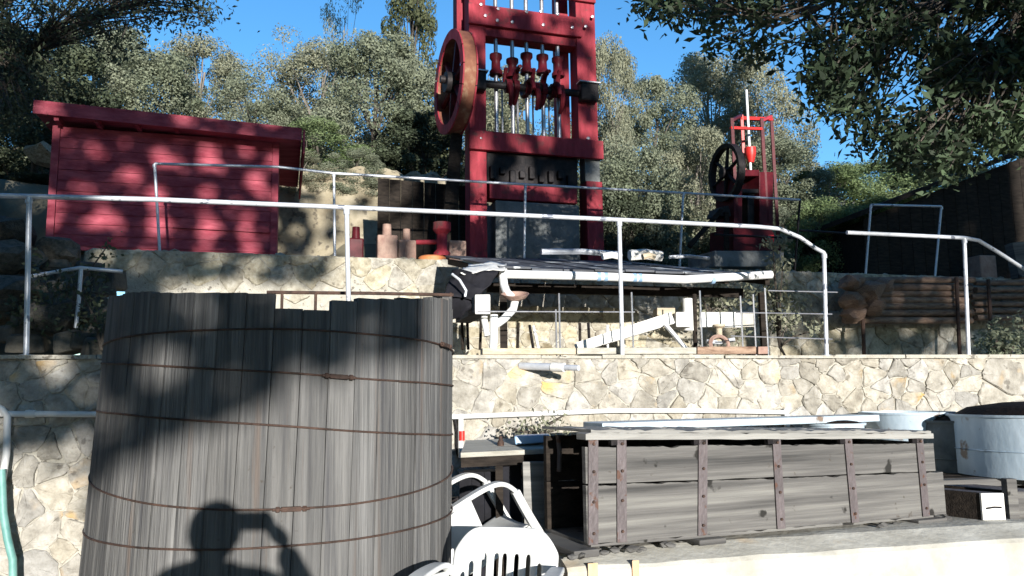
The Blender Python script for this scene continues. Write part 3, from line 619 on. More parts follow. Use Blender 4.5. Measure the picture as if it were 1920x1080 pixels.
bush(190, 655, 7.6, .35, .5, 'leaf_dark', 'small shaded weeds beside the tank rim', 400, .06)
bush(1010, 822, 5.6, .22, .16, 'leaf_pale', 'little dry plant behind the blue box on the shelf', 160, .04)

# ------------------------------------------------------------------ shelter over the mill works on the middle terrace
def rfp(px, py, Y0=7.45):                                             # plane of the shelter front
    return on_wall(px, py, Vector((0, Y0, 0)), LWD)
g0 = rfp(938, 514); g1 = rfp(1446, 515); gd = g1 - g0; gd.z = 0; gn = Vector((-LWD.y, LWD.x, 0)); zg = (g0.z + g1.z) / 2
sl = thing('shelter', (g0.x, g0.y, MID), 'low lean-to shelter with white gutter pipe and dark roofing over the works', 'shelter')
MB().tube([g0, g0 + gd * .33 + Vector((0, 0, .003)), g0 + gd * .66 + Vector((0, 0, -.006)), g1], .042, 16).build('gutter_pipe', M['pvc'], sl, True)
for f in (.34, .365, .47, .49, .765):
    a = g0 + gd * f; MB().tube([a - gd.normalized() * .018, a + gd.normalized() * .018], .045, 16).build('pipe_band', M['bluebox'], sl, True)
back = gn * 3.0 + Vector((0, 0, .62)); nP = 9
for k in range(nP):
    a = g0 + gd * (k / nP) + gn * .03 + Vector((0, 0, .045)); b = g0 + gd * ((k + 1) / nP - .004) + gn * .03 + Vector((0, 0, .045))
    j = Vector((0, 0, random.uniform(0, .02)))
    MB().quadbox(a + j, b + j, b + back + j, a + back + j, Vector((0, 0, .02))).build('roof_sheet', M['roofing'], sl)
for k in range(7):
    a = g0 + gd * (.01 + k * .163) + gn * .06 - Vector((0, 0, .03)); MB().quadbox(a, a + LWD * .05, a + LWD * .05 + Vector((0, 0, .07)), a + Vector((0, 0, .07)), back * .97).build('rafter', M['dark_wood'], sl)
a = g0 + gn * .55 - Vector((0, 0, .10)); MB().quadbox(a, a + gd, a + gd + Vector((0, 0, .10)), a + Vector((0, 0, .10)), gn * .05).build('header_beam', M['dark_wood'], sl)
for k in (0.02, .985):
    a = g0 + gd * k + gn * .12; MB().box((a.x, a.y, (MID + zg - .14) / 2), (.07, .07, zg - .14 - MID)).build('shelter_post', M['dark_wood'], sl)
bo_ = g0 + gn * 1.75; bo_.z = 0; Lg = gd.length                          # low rubble wall closing the back, lit under the roof shade
slab('back_wall', bo_, LWD, 0.05, Lg * .66, MID, 2.62, .25, M['mortar'], sl); slab('back_wall', bo_, LWD, Lg * .66, Lg * .99, MID, 2.15, .25, M['mortar'], sl)
stones(sl, bo_, LWD, .05, Lg * .66, MID, 2.62, .20, .12, M['stone_up'], 41, depth=.02, limit=140)
stones(sl, bo_, LWD, Lg * .66, Lg * .99, MID, 2.15, .20, .12, M['stone_up'], 42, depth=.02, limit=60)
# sheets and debris lying on the roof
rr = random.Random(21)
dl = ['bleached curved sheet lying on the shelter roof', 'long pale sheet of roofing lying near the mill foot', 'small tan scrap of board on the shelter roof', 'narrow pale strip at the roof right side', 'short white pipe piece on the roof', 'white crumpled sheet beside the railing post']
for i, (x0, y0, x1, y1, f, wd, m) in enumerate(((1180, 466, 1240, 486, .5, .22, 'white_paint'), (1015, 465, 1165, 470, .62, .12, 'galv'), (1205, 488, 1228, 494, .3, .12, 'raw_wood'), (1255, 478, 1330, 490, .42, .07, 'galv'), (1020, 464, 1075, 466, .7, .1, 'pvc'), (1130, 492, 1165, 500, .15, .12, 'white_paint'))):
    d0 = 3.0 * f
    a = on_wall(x0, y0, Vector((0, 7.45, 0)), LWD, d0); b = on_wall(x1, y1, Vector((0, 7.45, 0)), LWD, d0)
    for v_ in (a, b): v_.z = zg + .065 + .62 * f + .06 + .03
    o_ = MB().tube([a, (a + b) / 2 + Vector((0, 0, .02)), b], wd * .3, 7).build('roof_scrap', M[m], smooth=True); tag(o_, dl[i], 'scrap')
# white cloth bundle and black sheet at the left end
t = thing('tarp_bundle', P(890, 540, 7.2), 'white and black plastic sheeting bunched at the left end of the gutter', 'tarp')
def crumple(pts, m, nm, seed, amp=.03, n=10, th=None):
    a, b, c_, d_ = [Vector(q) for q in pts]; vs = []
    for j in range(n + 1):
        for i in range(n + 1):
            u, v = i / n, j / n; q = (a * (1 - u) + b * u) * (1 - v) + (d_ * (1 - u) + c_ * u) * v
            q = q + noise.noise_vector(q * 7 + Vector((seed, 0, 0))) * amp * 2; vs.append(q)
    fs = [(j * (n + 1) + i, j * (n + 1) + i + 1, (j + 1) * (n + 1) + i + 1, (j + 1) * (n + 1) + i) for j in range(n) for i in range(n)]
    o_ = MB().add(vs, fs).build(nm, M[m], t, True); s_ = o_.modifiers.new('s', 'SOLIDIFY'); s_.thickness = .008; return o_
crumple((P(862, 512, 7.1), P(950, 505, 7.3), P(950, 494, 7.9), P(880, 496, 7.9)), 'white_paint', 'white_sheet', 1, .02)
crumple((P(835, 560, 7.0), P(892, 560, 7.0), P(935, 508, 7.2), P(852, 508, 7.2)), 'tarp', 'black_sheet', 5, .05)
crumple((P(838, 600, 7.05), P(880, 585, 7.05), P(880, 545, 7.1), P(838, 545, 7.1)), 'tarp', 'black_sheet', 9, .06)
MB().tube([P(848, 514, 6.95), P(862, 525, 6.9), P(874, 545, 6.9), P(872, 556, 6.9)], .012, 8).build('tie_cord', M['galv'], t, True)
# drain pipe with funnel
t = thing('drain_pipe', P(925, 665, 6.95), 'white downpipe with elbow and pink funnel dish below the gutter', 'drain pipe')
MB().tube([P(943, 518, 7.25), P(945, 535, 7.2), P(950, 548, 7.15), P(958, 556, 7.1)], .038, 12).build('upper_pipe', M['pvc'], t, True)
fc = P(966, 558, 7.05); MB().lathe([(0, -.03), (.04, -.03), (.10, .0), (.125, .035), (.115, .035), (.09, .005), (0, -.01)], 24, Matrix.Translation(fc) @ Matrix.Rotation(R(18), 4, 'X')).build('funnel_dish', M['block'], t, True)
MB().tube([fc + Vector((0, 0, -.02)), P(962, 580, 7.0), P(945, 598, 6.97), P(925, 612, 6.95)], .036, 12).build('elbow_pipe', M['pvc'], t, True)
MB().tube([P(926, 590, 6.95), P(926, 630, 6.95), P(924, 668, 6.95)], .036, 12).build('lower_pipe', M['pvc'], t, True)
MB().tube([P(908, 560, 6.98), P(908, 600, 6.98), P(914, 630, 6.97)], .03, 12).build('side_pipe', M['white_paint'], t, True)
t = thing('beam_end', P(900, 580, 7.0), 'short grey beam with a white painted end left of the funnel', 'beam')
a, b = P(905, 571, 6.9), P(868, 592, 7.7)
MB().tube([a, b], .10, 4).build('timber', M['grey_wood'], t); MB().box(a + Vector((0, -.01, 0)), (.13, .03, .17), None).build('white_end', M['white_paint'], t, bevel=.006)
# base boards along the terrace edge
for i, (x0, x1, y0, y1, m, lb) in enumerate(((905, 1080, 653, 665, 'raw_wood', 'yellow base board on the wall top left of the white launder'), (1082, 1306, 652, 664, 'pale_wood', 'pale base board on the wall top under the white launder'), (1308, 1418, 650, 664, 'log', 'reddish base board on the wall top right of the brace'), (1422, 1440, 650, 664, 'block', 'short block end at the right end of the base boards'))):
    a, b, c_, d_ = [on_wall(px, py, LW0, LWD, .22) for px, py in ((x0, y1), (x1, y1 - .5), (x1, y0 - .5), (x0, y0))]
    for v_ in (a, b): v_.z = max(v_.z, 1.905)
    tag(MB().quadbox(a, b, c_, d_, gn * .09).build('base_board', M[m], bevel=.004), lb, 'board', 'base boards along the terrace edge')
# uprights lit against the back wall
t = thing('picket_row', P(1000, 655, 7.6), 'row of leaning sticks and hoses standing behind the yellow base board', 'sticks')
for px, y0, x1, m in ((866, 598, 868, 'dark_wood'), (876, 598, 878, 'iron'), (902, 590, 900, 'dark_wood'), (972, 606, 970, 'dark_wood'), (993, 610, 1000, 'iron'), (1000, 612, 1010, 'pvc'), (1087, 606, 1088, 'dark_wood'), (1103, 606, 1106, 'iron'), (1139, 610, 1139, 'pvc')):
    MB().tube([P(px, y0, 7.7), P((px + x1) / 2, 632, 7.65), P(x1, 655, 7.6)], .014, 8).build('stick', M[m], t, True)
# white launder, box, boards
t = thing('launder', P(1170, 640, 7.4), 'white sloping wooden launder running down from a white box', 'launder')
a, b = P(1084, 652, 7.3), P(1262, 596, 7.8)
dv = (b - a).normalized(); upv = dv.cross(Vector((0, 1, 0))).normalized() * -1
if upv.z < 0: upv = -upv
MB().quadbox(a - upv * .035, b - upv * .05, b + upv * .06, a + upv * .05, Vector((0, .03, 0))).build('side_plank', M['white_paint'], t)
MB().quadbox(a - upv * .035 + Vector((0, .25, 0)), b - upv * .05 + Vector((0, .25, 0)), b + upv * .05 + Vector((0, .25, 0)), a + upv * .05 + Vector((0, .25, 0)), Vector((0, .03, 0))).build('side_plank', M['white_paint'], t)
MB().quadbox(a - upv * .04 + Vector((0, .035, 0)), b - upv * .055 + Vector((0, .035, 0)), b - upv * .035 + Vector((0, .035, 0)), a - upv * .02 + Vector((0, .035, 0)), Vector((0, .21, 0))).build('floor_plank', M['white_paint'], t)
MB().tube([P(1249, 610, 7.7), P(1287, 655, 7.5)], .022, 6).build('brace', M['pvc'], t)
def fbox(name, x0, y0, x1, y1, Y, dep, m, label, cat, bev=.006):
    o_ = MB().quadbox(P(x0, y1, Y), P(x1, y1, Y), P(x1, y0, Y), P(x0, y0, Y), Vector((0, dep, 0))).build(name, M[m], bevel=bev); return tag(o_, label, cat)
fbox('white_box', 1268, 585, 1298, 613, 7.8, .3, 'white_paint', 'white box at the upper end of the sloping launder', 'box')
c = P(1291, 620, 7.9); c2 = P(1291, 560, 7.9)
tag(MB().lathe([(0, 0), (.05, 0), (.05, c2.z - c.z), (0, c2.z - c.z)], 18).build('white_cylinder', M['white_paint'], smooth=True, loc=c), 'upright white cylinder standing against the white box', 'cylinder')
fbox('white_board', 1312, 585, 1390, 614, 7.9, .03, 'white_paint', 'wide white sign board hanging under the shelter', 'board')
fbox('stained_board', 1392, 587, 1416, 613, 7.9, .03, 'concrete', 'small stained white board right of the wide one', 'board')
fbox('brown_block', 1232, 577, 1266, 592, 7.9, .25, 'raw_wood', 'brown wooden block on top of the launder end', 'block')
MBt = MB().tube([P(1302, 552, 7.95), P(1304, 655, 7.9)], .022, 8); tag(MBt.build('dark_upright', M['dark_wood'], smooth=True), 'thin dark upright between the cylinder and white board', 'post')
t = thing('valve', P(1350, 655, 7.5), 'rusty pink valve wheel with small pipes on the base board', 'valve')
vc = P(1349, 645, 7.5)
MB().lathe([(.075, -.012), (.1, 0), (.075, .012), (.065, 0), (.075, -.012)], 20, Matrix.Translation(vc) @ Matrix.Rotation(R(70), 4, 'X')).build('hand_wheel', M['block'], t, True)
MB().lathe([(0, 0), (.05, 0), (.05, .03), (.03, .05), (.03, .12), (.06, .14), (.06, .16), (0, .16)], 16, Matrix.Translation(P(1349, 640, 7.6))).build('valve_body', M['raw_wood'], t, True)
MB().tube([P(1325, 640, 7.55), P(1349, 642, 7.58), P(1378, 636, 7.55)], .02, 8).build('pipe', M['galv'], t, True)

# ------------------------------------------------------------------ wooden tank
TY = 4.22; at = P(545, 560, TY); ab = P(517, 1080, TY)
def axis(z): 
    k = (z - ab.z) / (at.z - ab.z); return ab.lerp(at, k)
def rad(z): return .860 + (at.z - z) * .020
base = axis(YARD)
tk = thing('wooden_tank', (base.x, base.y, YARD), 'large weathered round wooden stave tank with rusty hoops and a broken rim', 'wooden tank')
NS = 46; rr = random.Random(2)
def ang_of(px):                                                       # stave angle that faces the camera at px
    best = None
    for k in range(3600):
        a = k * math.pi / 1800; c_ = axis(2.0); p = c_ + Vector((math.cos(a), math.sin(a), 0)) * rad(2.0)
        if (p - c_).dot(EYE - p) < 0: continue
        v = p - EYE; sx = 960 + F * v.dot(rt) / v.dot(fw)
        if best is None or abs(sx - px) < best[0]: best = (abs(sx - px), a)
    return best[1]
n0, n1 = sorted((ang_of(528), ang_of(614)))
for k in range(NS):
    a0 = k * 2 * math.pi / NS; a1 = a0 + 2 * math.pi / NS - .0035; am = (a0 + a1) / 2
    p = axis(2.05) + Vector((math.cos(am), math.sin(am), 0)) * rad(2.05); v = p - EYE; sx = 960 + F * v.dot(rt) / v.dot(fw)
    front = (p - axis(2.05)).dot(EYE - p) > 0
    zt = 2.07 + rr.uniform(-.006, .006)
    if front:
        ty = 556 if sx < 230 else 549 if sx < 528 else 580 if sx < 614 else 563 if sx < 655 else 560
        zt = P(sx, ty, p.y).z + rr.uniform(-.004, .004)
    dr = rr.uniform(-.004, .004); vs = []; segs = 7
    for j in range(segs + 1):
        z = YARD + (zt - YARD) * j / segs; c_ = axis(z); r_ = rad(z) + dr
        for q, (rr_, aa) in enumerate(((r_ - .05, a0), (r_ - .05, a1), (r_ - .004, a1), (r_, a1 - .012), (r_, am), (r_, a0 + .012), (r_ - .004, a0))):
            vs.append(c_ + Vector((math.cos(aa) * rr_, math.sin(aa) * rr_, 0)) + Vector((0, 0, z - c_.z)) - base)
    fs = []
    for j in range(segs):
        for q in range(7): fs.append((j * 7 + q, (j + 1) * 7 + q, (j + 1) * 7 + (q + 1) % 7, j * 7 + (q + 1) % 7))
    fs += [tuple(range(7)), tuple(range(segs * 7 + 6, segs * 7 - 1, -1))]
    st = MB().add(vs, fs).build('stave', M['stave'], tk, loc=(base.x - tk.location.x, base.y - tk.location.y, base.z - tk.location.z))
MB().lathe([(0, .0), (.86, 0)], 40, Matrix.Translation((base.x + .03, base.y, .35))).build('tank_floor', M['dark_wood'], tk)
aL, aF, aR = ang_of(200), ang_of(470), ang_of(830)
def hoop(pl, pf, pr, lug=None, r=.0046):                              # image points at left, front, right
    res = []
    for px, py in (pl, pf, pr):
        # intersect ray with tank cone numerically on the near side
        v = ray(px, py); best = None
        for k in range(900):
            q = EYE + v * (3.0 + k * .0022); c_ = axis(q.z); d_ = math.hypot(q.x - c_.x, q.y - c_.y) - rad(q.z)
            if best is None or abs(d_) < best[0] - 1e-5: best = (abs(d_), q)
            if d_ < 0: break
        res.append(best[1])
    p1, p2, p3 = res; nrm = (p2 - p1).cross(p3 - p1); nrm.normalize()
    if abs(nrm.z) < .3: nrm = Vector((0, 0, 1))
    pts = []
    for k in range(97):
        a = k * 2 * math.pi / 96; z = p2.z
        for it in range(4):
            c_ = axis(z); x = c_.x + math.cos(a) * (rad(z) + r * .8); y = c_.y + math.sin(a) * (rad(z) + r * .8)
            z = p1.z - ((x - p1.x) * nrm.x + (y - p1.y) * nrm.y) / nrm.z
        pts.append(Vector((x, y, z + .004 * noise.noise(Vector((a * 2.5, p2.z, 0))))))
    MB().tube(pts, r, 8, cap=False).build('hoop', M['rust'], tk, True)
    if lug:
        a = ang_of(lug[0]); i = int(a / (2 * math.pi) * 96) % 96; p = pts[i]; tg = (pts[(i + 1) % 96] - pts[i - 1]).normalized(); od = Vector((math.cos(a), math.sin(a), 0))
        rot = Matrix((tg, od, tg.cross(od))).transposed()
        b_ = MB().box(p + od * .012, (.08, .018, .02), rot); b_.tube([p + od * .014 - tg * .075, p + od * .014 + tg * .075], .007, 8)
        b_.tube([p + od * .014 + tg * .045, p + od * .014 + tg * .062], .013, 6); b_.tube([p + od * .014 - tg * .062, p + od * .014 - tg * .045], .013, 6); b_.build('hoop_lug', M['rust'], tk, bevel=.003)
hoop((215, 637), (500, 617), (820, 645), (836,))
hoop((200, 681), (520, 698), (820, 720), (640,))
hoop((190, 772), (520, 798), (820, 815), None)
hoop((178, 912), (520, 955), (822, 905), (580,))
hoop((168, 1008), (420, 1030), (822, 975), None)

# ------------------------------------------------------------------ white pipes and hose on the lower wall
def wf(px, py, out=.06): return on_wall(px, py, LW0, LWD, -out)
t = thing('water_pipe', wf(10, 775), 'white pipe on the stone wall left of the wooden tank with a drop leg', 'pipe')
MB().tube([wf(-60, 776, .08), wf(60, 776, .08), wf(200, 777, .08)], .020, 12).build('pipe_run', M['pvc'], t, True)
MB().tube([wf(-12, 760, .1), wf(4, 768, .1), wf(14, 780, .1), wf(12, 850, .1), wf(4, 905, .1), wf(6, 960, .1)], .022, 12).build('drop_pipe', M['pvc'], t, True)
MB().tube([wf(48, 776, .08), wf(66, 776, .08)], .027, 12).build('coupling', M['pvc'], t, True)
tag(MB().tube([wf(3, 880, .16), wf(6, 960, .17), wf(14, 1010, .18), wf(24, 1050, .18), wf(25, 1130, .18)], .024, 12).build('garden_hose', M['hose'], smooth=True), 'faded green hose hanging down at the left edge of the stone wall', 'hose')
t = thing('water_pipe', wf(860, 780), 'long white pipe across the stone wall right of the tank', 'pipe')
MB().tube([wf(800, 783), wf(862, 781), wf(1000, 776), wf(1150, 770), wf(1300, 770), wf(1476, 773)], .019, 12).build('pipe_run', M['pvc'], t, True)
MB().tube([wf(1474, 766), wf(1476, 800)], .022, 12).build('end_elbow', M['pvc'], t, True)
MB().tube([wf(864, 776, .07), wf(864, 805, .07), wf(864, 858, .07)], .020, 12).build('drop_pipe', M['pvc'], t, True)
MB().tube([wf(866, 808, .085), wf(866, 826, .085)], .022, 12).build('red_tape', M['red_bright'], t, True)
tag(MB().tube([wf(853, 785, .05), wf(857, 810, .05), wf(857, 850, .05), wf(861, 858, .05)], .010, 8).build('black_cable', M['iron'], smooth=True), 'black cable beside the white drop pipe right of the tank', 'cable')
t = thing('pipe_stub', on_wall(978, 686, LW0, LWD), 'grey pipe stub sticking out of the stone wall below the railing', 'pipe')
sa = on_wall(976, 686, LW0, LWD); sb = on_wall(1085, 690, LW0, LWD, -.42)
MB().tube([sa, sa.lerp(sb, .58)], .028, 14).build('stub', M['galv'], t, True); MB().tube([sa.lerp(sb, .56), sa.lerp(sb, .76)], .034, 14).build('coupling', M['white_paint'], t, True)
MB().tube([sa.lerp(sb, .7), sb], .022, 14).build('stub_end', M['galv'], t, True)

# ------------------------------------------------------------------ concrete plinth and long wooden trough
cz = .81; pA = P(1064, 1046, 4.03); pA.z = cz; pB = Vector((2.97 + .6, 4.64 + .19, cz)); pd = (pB - pA).normalized(); pn = Vector((-pd.y, pd.x, 0))
pl = thing('concrete_plinth', (pA.x, pA.y, YARD), 'pale stained concrete plinth under the long wooden trough', 'plinth')
pe = pA + pd * 6; seg = MB(); rr = random.Random(4); N_ = 40
vs = []
for i in range(N_ + 1):
    q = pA + pd * 6 * i / N_; j = .006 * noise.noise(Vector((i * .5, 0, 0)))
    vs += [q + Vector((0, 0, YARD - .1 - cz)) - pn * .01, q + pn * j + Vector((0, 0, -.07)), q + pn * (.018 + j) + Vector((0, 0, j * 1.5 - .05)), q + pn * .2 + Vector((0, 0, j)), q + pn * .9 + Vector((0, 0, j)), q + pn * .9 + Vector((0, 0, YARD - .1 - cz))]
fs = [(i * 6 + k, (i + 1) * 6 + k, (i + 1) * 6 + k + 1, i * 6 + k + 1) for i in range(N_) for k in range(5)] + [(0, 1, 2, 3, 4, 5), tuple(N_ * 6 + k for k in (5, 4, 3, 2, 1, 0))]
seg.add(vs, fs).build('concrete_body', M['concrete'], pl)
rs = MB()
for s_, wd in ((.10, .05), (.33, .035)):                              # rust runs: thin iron tie ends with their stain strips
    q = pA + pd * s_ - pn * .012; rs.add([q + Vector((0, 0, -.6)), q + pd * wd * 1.1 + Vector((0, 0, -.6)), q + pd * wd + Vector((0, 0, -.03)), q + Vector((0, 0, -.03))], [(0, 1, 2, 3)])
rs.build('rust_stain', mat('orange_rust_stain', (.62, .34, .17), (.66, .50, .34), 12, (1, 1, .3), .9, bump=.1), pl)

tA = P(1108, 1020, 4.10); an = R(23); td = Vector((math.cos(an), math.sin(an), 0)); tn = Vector((-td.y, td.x, 0)); tA = Vector((tA.x, tA.y, 0))
def tp(px, py, back=0.0):
    return on_wall(px, py, tA, td, back)
TL = (tp(1745, 900) - tA).dot(td)
zbl, zbr = tp(1110, 1020).z, tp(1740, 967).z; ztl, ztr = tp(1110, 824).z, tp(1735, 822).z
tro = thing('wooden_trough', tA + Vector((0, 0, zbl)), 'long weathered wooden trough with upright metal straps lying on the concrete plinth', 'trough')
def ts(s, k): # point at distance s along, height fraction k 0..1 between bottom and plank top
    f = s / TL; return tA + td * s + Vector((0, 0, (zbl + (zbr - zbl) * f) * (1 - k) + (ztl + (ztr - ztl) * f) * k))
def plank(s0, s1, k0, k1, off, th, m, name, seed):
    n = 90; vs = []
    for i in range(n + 1):
        s_ = s0 + (s1 - s0) * i / n; e = .004 * noise.noise(Vector((s_ * 6, seed, 0))); o2 = tn * (off + .006 * noise.noise(Vector((s_ * 3, seed + 4, 0))))
        rg = .016 * max(0, noise.noise(Vector((s_ * 11, seed * 3 + 2, 0)))) + .004 * noise.noise(Vector((s_ * 40, seed, 7))); lo = ts(s_, k0) + o2 + Vector((0, 0, e)); hi = ts(s_, k1) + o2 + Vector((0, 0, -e - rg)); vs += [lo, hi, hi + tn * th, lo + tn * th]
    fs = [(i * 4 + k, (i + 1) * 4 + k, (i + 1) * 4 + (k + 1) % 4, i * 4 + (k + 1) % 4) for i in range(n) for k in range(4)] + [(3, 2, 1, 0), tuple(n * 4 + k for k in range(4))]
    fs = [tuple(reversed(f)) for f in fs]
    return MB().add(vs, fs).build(name, M[m], tro, loc=(0, 0, 0) if False else None)
for (k0, k1, s1, m) in ((0, .555, TL + .11, 'grey_wood'), (.57, .93, TL + .05, 'grey_wood')):
    plank(-.02, s1, k0, k1, 0, .035, m, 'side_plank', k0 * 10)
for (k0, k1) in ((0, .5), (.51, 1.0)): plank(0, TL, k0, k1, .50, .035, 'dark_wood', 'rear_plank', k0 * 10 + 3)  # black rear planks: shade inside the trough put into their colour
plank(-.03, TL + .02, 1.0, 1.07, -.03, .10, 'silver_wood', 'top_rail', 7)
for j in range(3): plank(.0, TL + .0, 1.07, 1.10, -.03 + j * .195, .19, 'silver_wood', 'cover_board', 11 + j)
plank(0, TL, -.03, .0, .0, .53, 'grey_wood', 'floor_plank', 15)
a = ts(TL - .03, 0); b = ts(TL - .03, .95); MB().quadbox(a + tn * .04, a + tn * .49, b + tn * .49, b + tn * .04, -td * .035).build('end_board', M['grey_wood'], tro)
for i, (px0, px1) in enumerate(((1113, 1113), (1166, 1167), (1319, 1318), (1456, 1466), (1590, 1605), (1724, 1738))):
    a = tp(px0, 812, -.012); b = tp(px1, 1022 - (px1 - 1110) * .085, -.012); hw = td * .028
    so = MB().quadbox(b - hw, b + hw, a + hw, a - hw, tn * .008).build('metal_strap', M['strap'], tro, bevel=.002)
    hb = MB()
    for f in (.1, .35, .62, .9): q = a.lerp(b, f) - tn * .004; hb.lathe([(0, .007), (.007, .006), (.009, 0)], 6, Matrix.Translation(q) @ Matrix.Rotation(an, 4, 'Z') @ Matrix.Rotation(R(90), 4, 'X'))
    hb.build('bolt_heads', M['rust'], so, loc=(0, 0, 0))
    if i: MB().quadbox(a + hw * .5 + Vector((0, 0, -.015)), a + hw * 1.3 + Vector((0, 0, -.015)) - td * .1, a + hw * 1.3 - td * .1 + Vector((0, 0, -.06)), a + hw * .5 + Vector((0, 0, -.06)), tn * .03).build('strap_hook', M['iron'], tro)
a = tp(1046, 818, .44); b = tp(1048, 884, .44); tag(MB().tube([a, a.lerp(b, .5) + Vector((.006, 0, 0)), b], .013, 6).build('hanging_strap', M['strap']), 'bent strap hanging at the open left end of the trough', 'strap')
for (px, py, wd, h, lb) in ((1325, 1028, .17, .075, 'dark wooden support block under the middle of the trough'), (1735, 985, .24, .075, 'flat grey support blocks under the right end of the trough'), (1090, 1034, .14, .05, 'thin packing block under the left end of the trough')):
    f = (tp(px, py) - tA).dot(td); q = tA + td * f + tn * .2; zt = (ts(f, -.03)).z
    MBb = MB().box((q.x, q.y, (cz + zt) / 2), (wd, .52, max(.02, zt - cz)), Matrix.Rotation(an, 3, 'Z')); tag(MBb.build('support_block', M['grey_wood'], bevel=.006), lb, 'wood block', 'blocks under the trough')
rub = MB(); rr = random.Random(17)
for k in range(34):
    q = tp(rr.choice([rr.uniform(1640, 1830), rr.uniform(1070, 1300)]), 990, rr.uniform(-.05, .1)); me = rock(k % 7, 1, .25, .5); sz = rr.uniform(.012, .04)
    rub.add([Vector(v.co) * sz + Vector((q.x, q.y, cz + sz * .3)) for v in me.vertices], [tuple(f.vertices) for f in me.polygons]); bpy.data.meshes.remove(me)
tag(rub.build('rubble', M['grey_wood']), 'small crumbs of rock and rotten wood along the plinth top', 'rubble', kind='stuff')
# light blue sheet ledge behind the trough
a, b = P(1130, 808, 5.2), P(1650, 790, 6.3); t = MB().quadbox(a, b, b + Vector((0, 0, .05)), a + Vector((0, 0, .05)), Vector((-.1, .3, .0))).build('blue_ledge', M['tank_blue'], bevel=.006)
tag(t, 'pale blue metal ledge running behind the trough top', 'ledge')

# ------------------------------------------------------------------ shelf, black bin, board at the left end of the trough
def pq(px, py, Y): return P(px, py, Y)
sa, sb = P(864, 858, 4.85), P(1042, 836, 4.95)
sh2 = thing('shelf', (sa.x, sa.y, YARD), 'pale plank shelf over a black bin between the tank and the trough', 'shelf')
sb.z = sa.z + .012
MB().quadbox(sa, sb, sb + Vector((0, .5, .045)), sa + Vector((0, .5, .045)), Vector((0, 0, .028))).build('shelf_plank', M['pale_wood'], sh2)
MB().quadbox(sa + Vector((0, .02, -.06)), sb + Vector((0, .02, -.06)), sb + Vector((0, .02, -.002)), sa + Vector((0, .02, -.002)), Vector((0, .05, 0))).build('apron', M['dark_wood'], sh2)
for px in (936, 1036):
    q = P(px, 870, 4.97); MB().box((q.x, q.y, (YARD + sa.z - .06) / 2), (.045, .045, sa.z - .06 - YARD)).build('leg', M['dark_wood'], sh2)
q0, q1 = P(862, 1010, 5.02), P(1050, 1010, 5.12)
bn = thing('black_bin', (q0.x, q0.y, YARD), 'black boarded bin under the shelf behind the white chairs', 'bin')
zt1 = P(862, 886, 5.02).z; zt2 = P(936, 862, 5.02).z; nb_ = 8
for k in range(nb_):
    a = q0.lerp(q1, k / nb_); b = q0.lerp(q1, (k + .96) / nb_); zt = zt1 if k < 3 else zt2
    MB().quadbox(Vector((a.x, a.y, YARD)), Vector((b.x, b.y, YARD)), Vector((b.x, b.y, zt)), Vector((a.x, a.y, zt)), Vector((0, .03, 0))).build('board', M['tarp'], bn)
MB().quadbox(Vector((q0.x, q0.y + .03, zt1 - .05)), Vector((q1.x, q1.y + .03, zt1 - .05)), Vector((q1.x, q1.y + .5, zt1 - .05)), Vector((q0.x, q0.y + .5, zt1 - .05)), Vector((0, 0, .02))).build('lid', M['tarp'], bn)
lb0, lb1, lb2, lb3 = P(984, 1015, 4.78), P(1036, 1015, 4.80), P(1035, 866, 4.84), P(980, 866, 4.82)
tag(MB().quadbox(lb0, lb1, lb2, lb3, Vector((0, .03, 0))).build('leaning_board', M['silver_wood'], bevel=.003), 'wide beige board leaning upright between chairs and trough', 'board')
o_ = MB().quadbox(P(966, 834, 5.05), P(1033, 829, 5.07), P(1031, 815, 5.07), P(964, 818, 5.05), Vector((0, .16, 0))).build('blue_box', M['bluebox'], bevel=.008); tag(o_, 'pale blue flat plastic box on the plank shelf', 'box')
c = P(939, 852, 5.1); tag(MB().lathe([(0, 0), (.02, 0), (.022, .03), (.012, .05), (.012, .07), (0, .07)], 12).build('rusty_tap', M['rust'], smooth=True, loc=(c.x, c.y, sa.z + .04)), 'small rusty tap standing on the shelf', 'tap')
tag(MB().tube([P(840, 938, 4.9), P(856, 936, 4.9), P(862, 955, 4.9), P(866, 985, 4.9), P(872, 1010, 4.9)], .018, 8).build('black_hose', M['iron'], smooth=True), 'black hose loop between the tank and the chairs', 'hose')

# ------------------------------------------------------------------ blue tanks and crates at the right
def rtank(px, Y, r_, ytop, ybot, label, lid='dome', wallm='tank_blue', flare=0.0):
    c_ = P(px, 800, Y); zt = P(px, ytop, Y - r_).z; zb = P(px, ybot, Y - r_).z; h = zt - zb
    t = thing('metal_tank', (c_.x, c_.y, zb), label, 'metal tank', 'round metal tanks behind the trough'); T = Matrix.Translation((c_.x, c_.y, zb))
    MB().lathe([(0, 0), (r_ - flare, 0), (r_ - flare * .5, h * .5), (r_, h - .01), (r_ + .014, h - .008), (r_ + .016, h + .008), (r_ - .01, h + .008), (r_ - .012, h - .02), (r_ - .02 - flare * .5, h * .5), (r_ - .03 - flare, .02), (0, .02)], 56, T).build('tank_wall', M[wallm], t, True)
    MB().lathe([(r_ - flare * .6 + .001, h * .42), (r_ - flare * .6 + .008, h * .43), (r_ - flare * .6 + .001, h * .44)], 56, T).build('seam_band', M[wallm], t, True)
    if lid == 'dome': MB().lathe([(r_ - .02, h - .01), (r_ * .8, h + r_ * .08), (r_ * .45, h + r_ * .13), (0, h + r_ * .15)], 48, T).build('rusty_lid', M['grime'], t, True)
    return t, c_, zt, zb, T
t, c_, zt, zb, T = rtank(1975, 5.95, .68, 783, 908, 'large pale blue round tank with dark lid at the right edge')
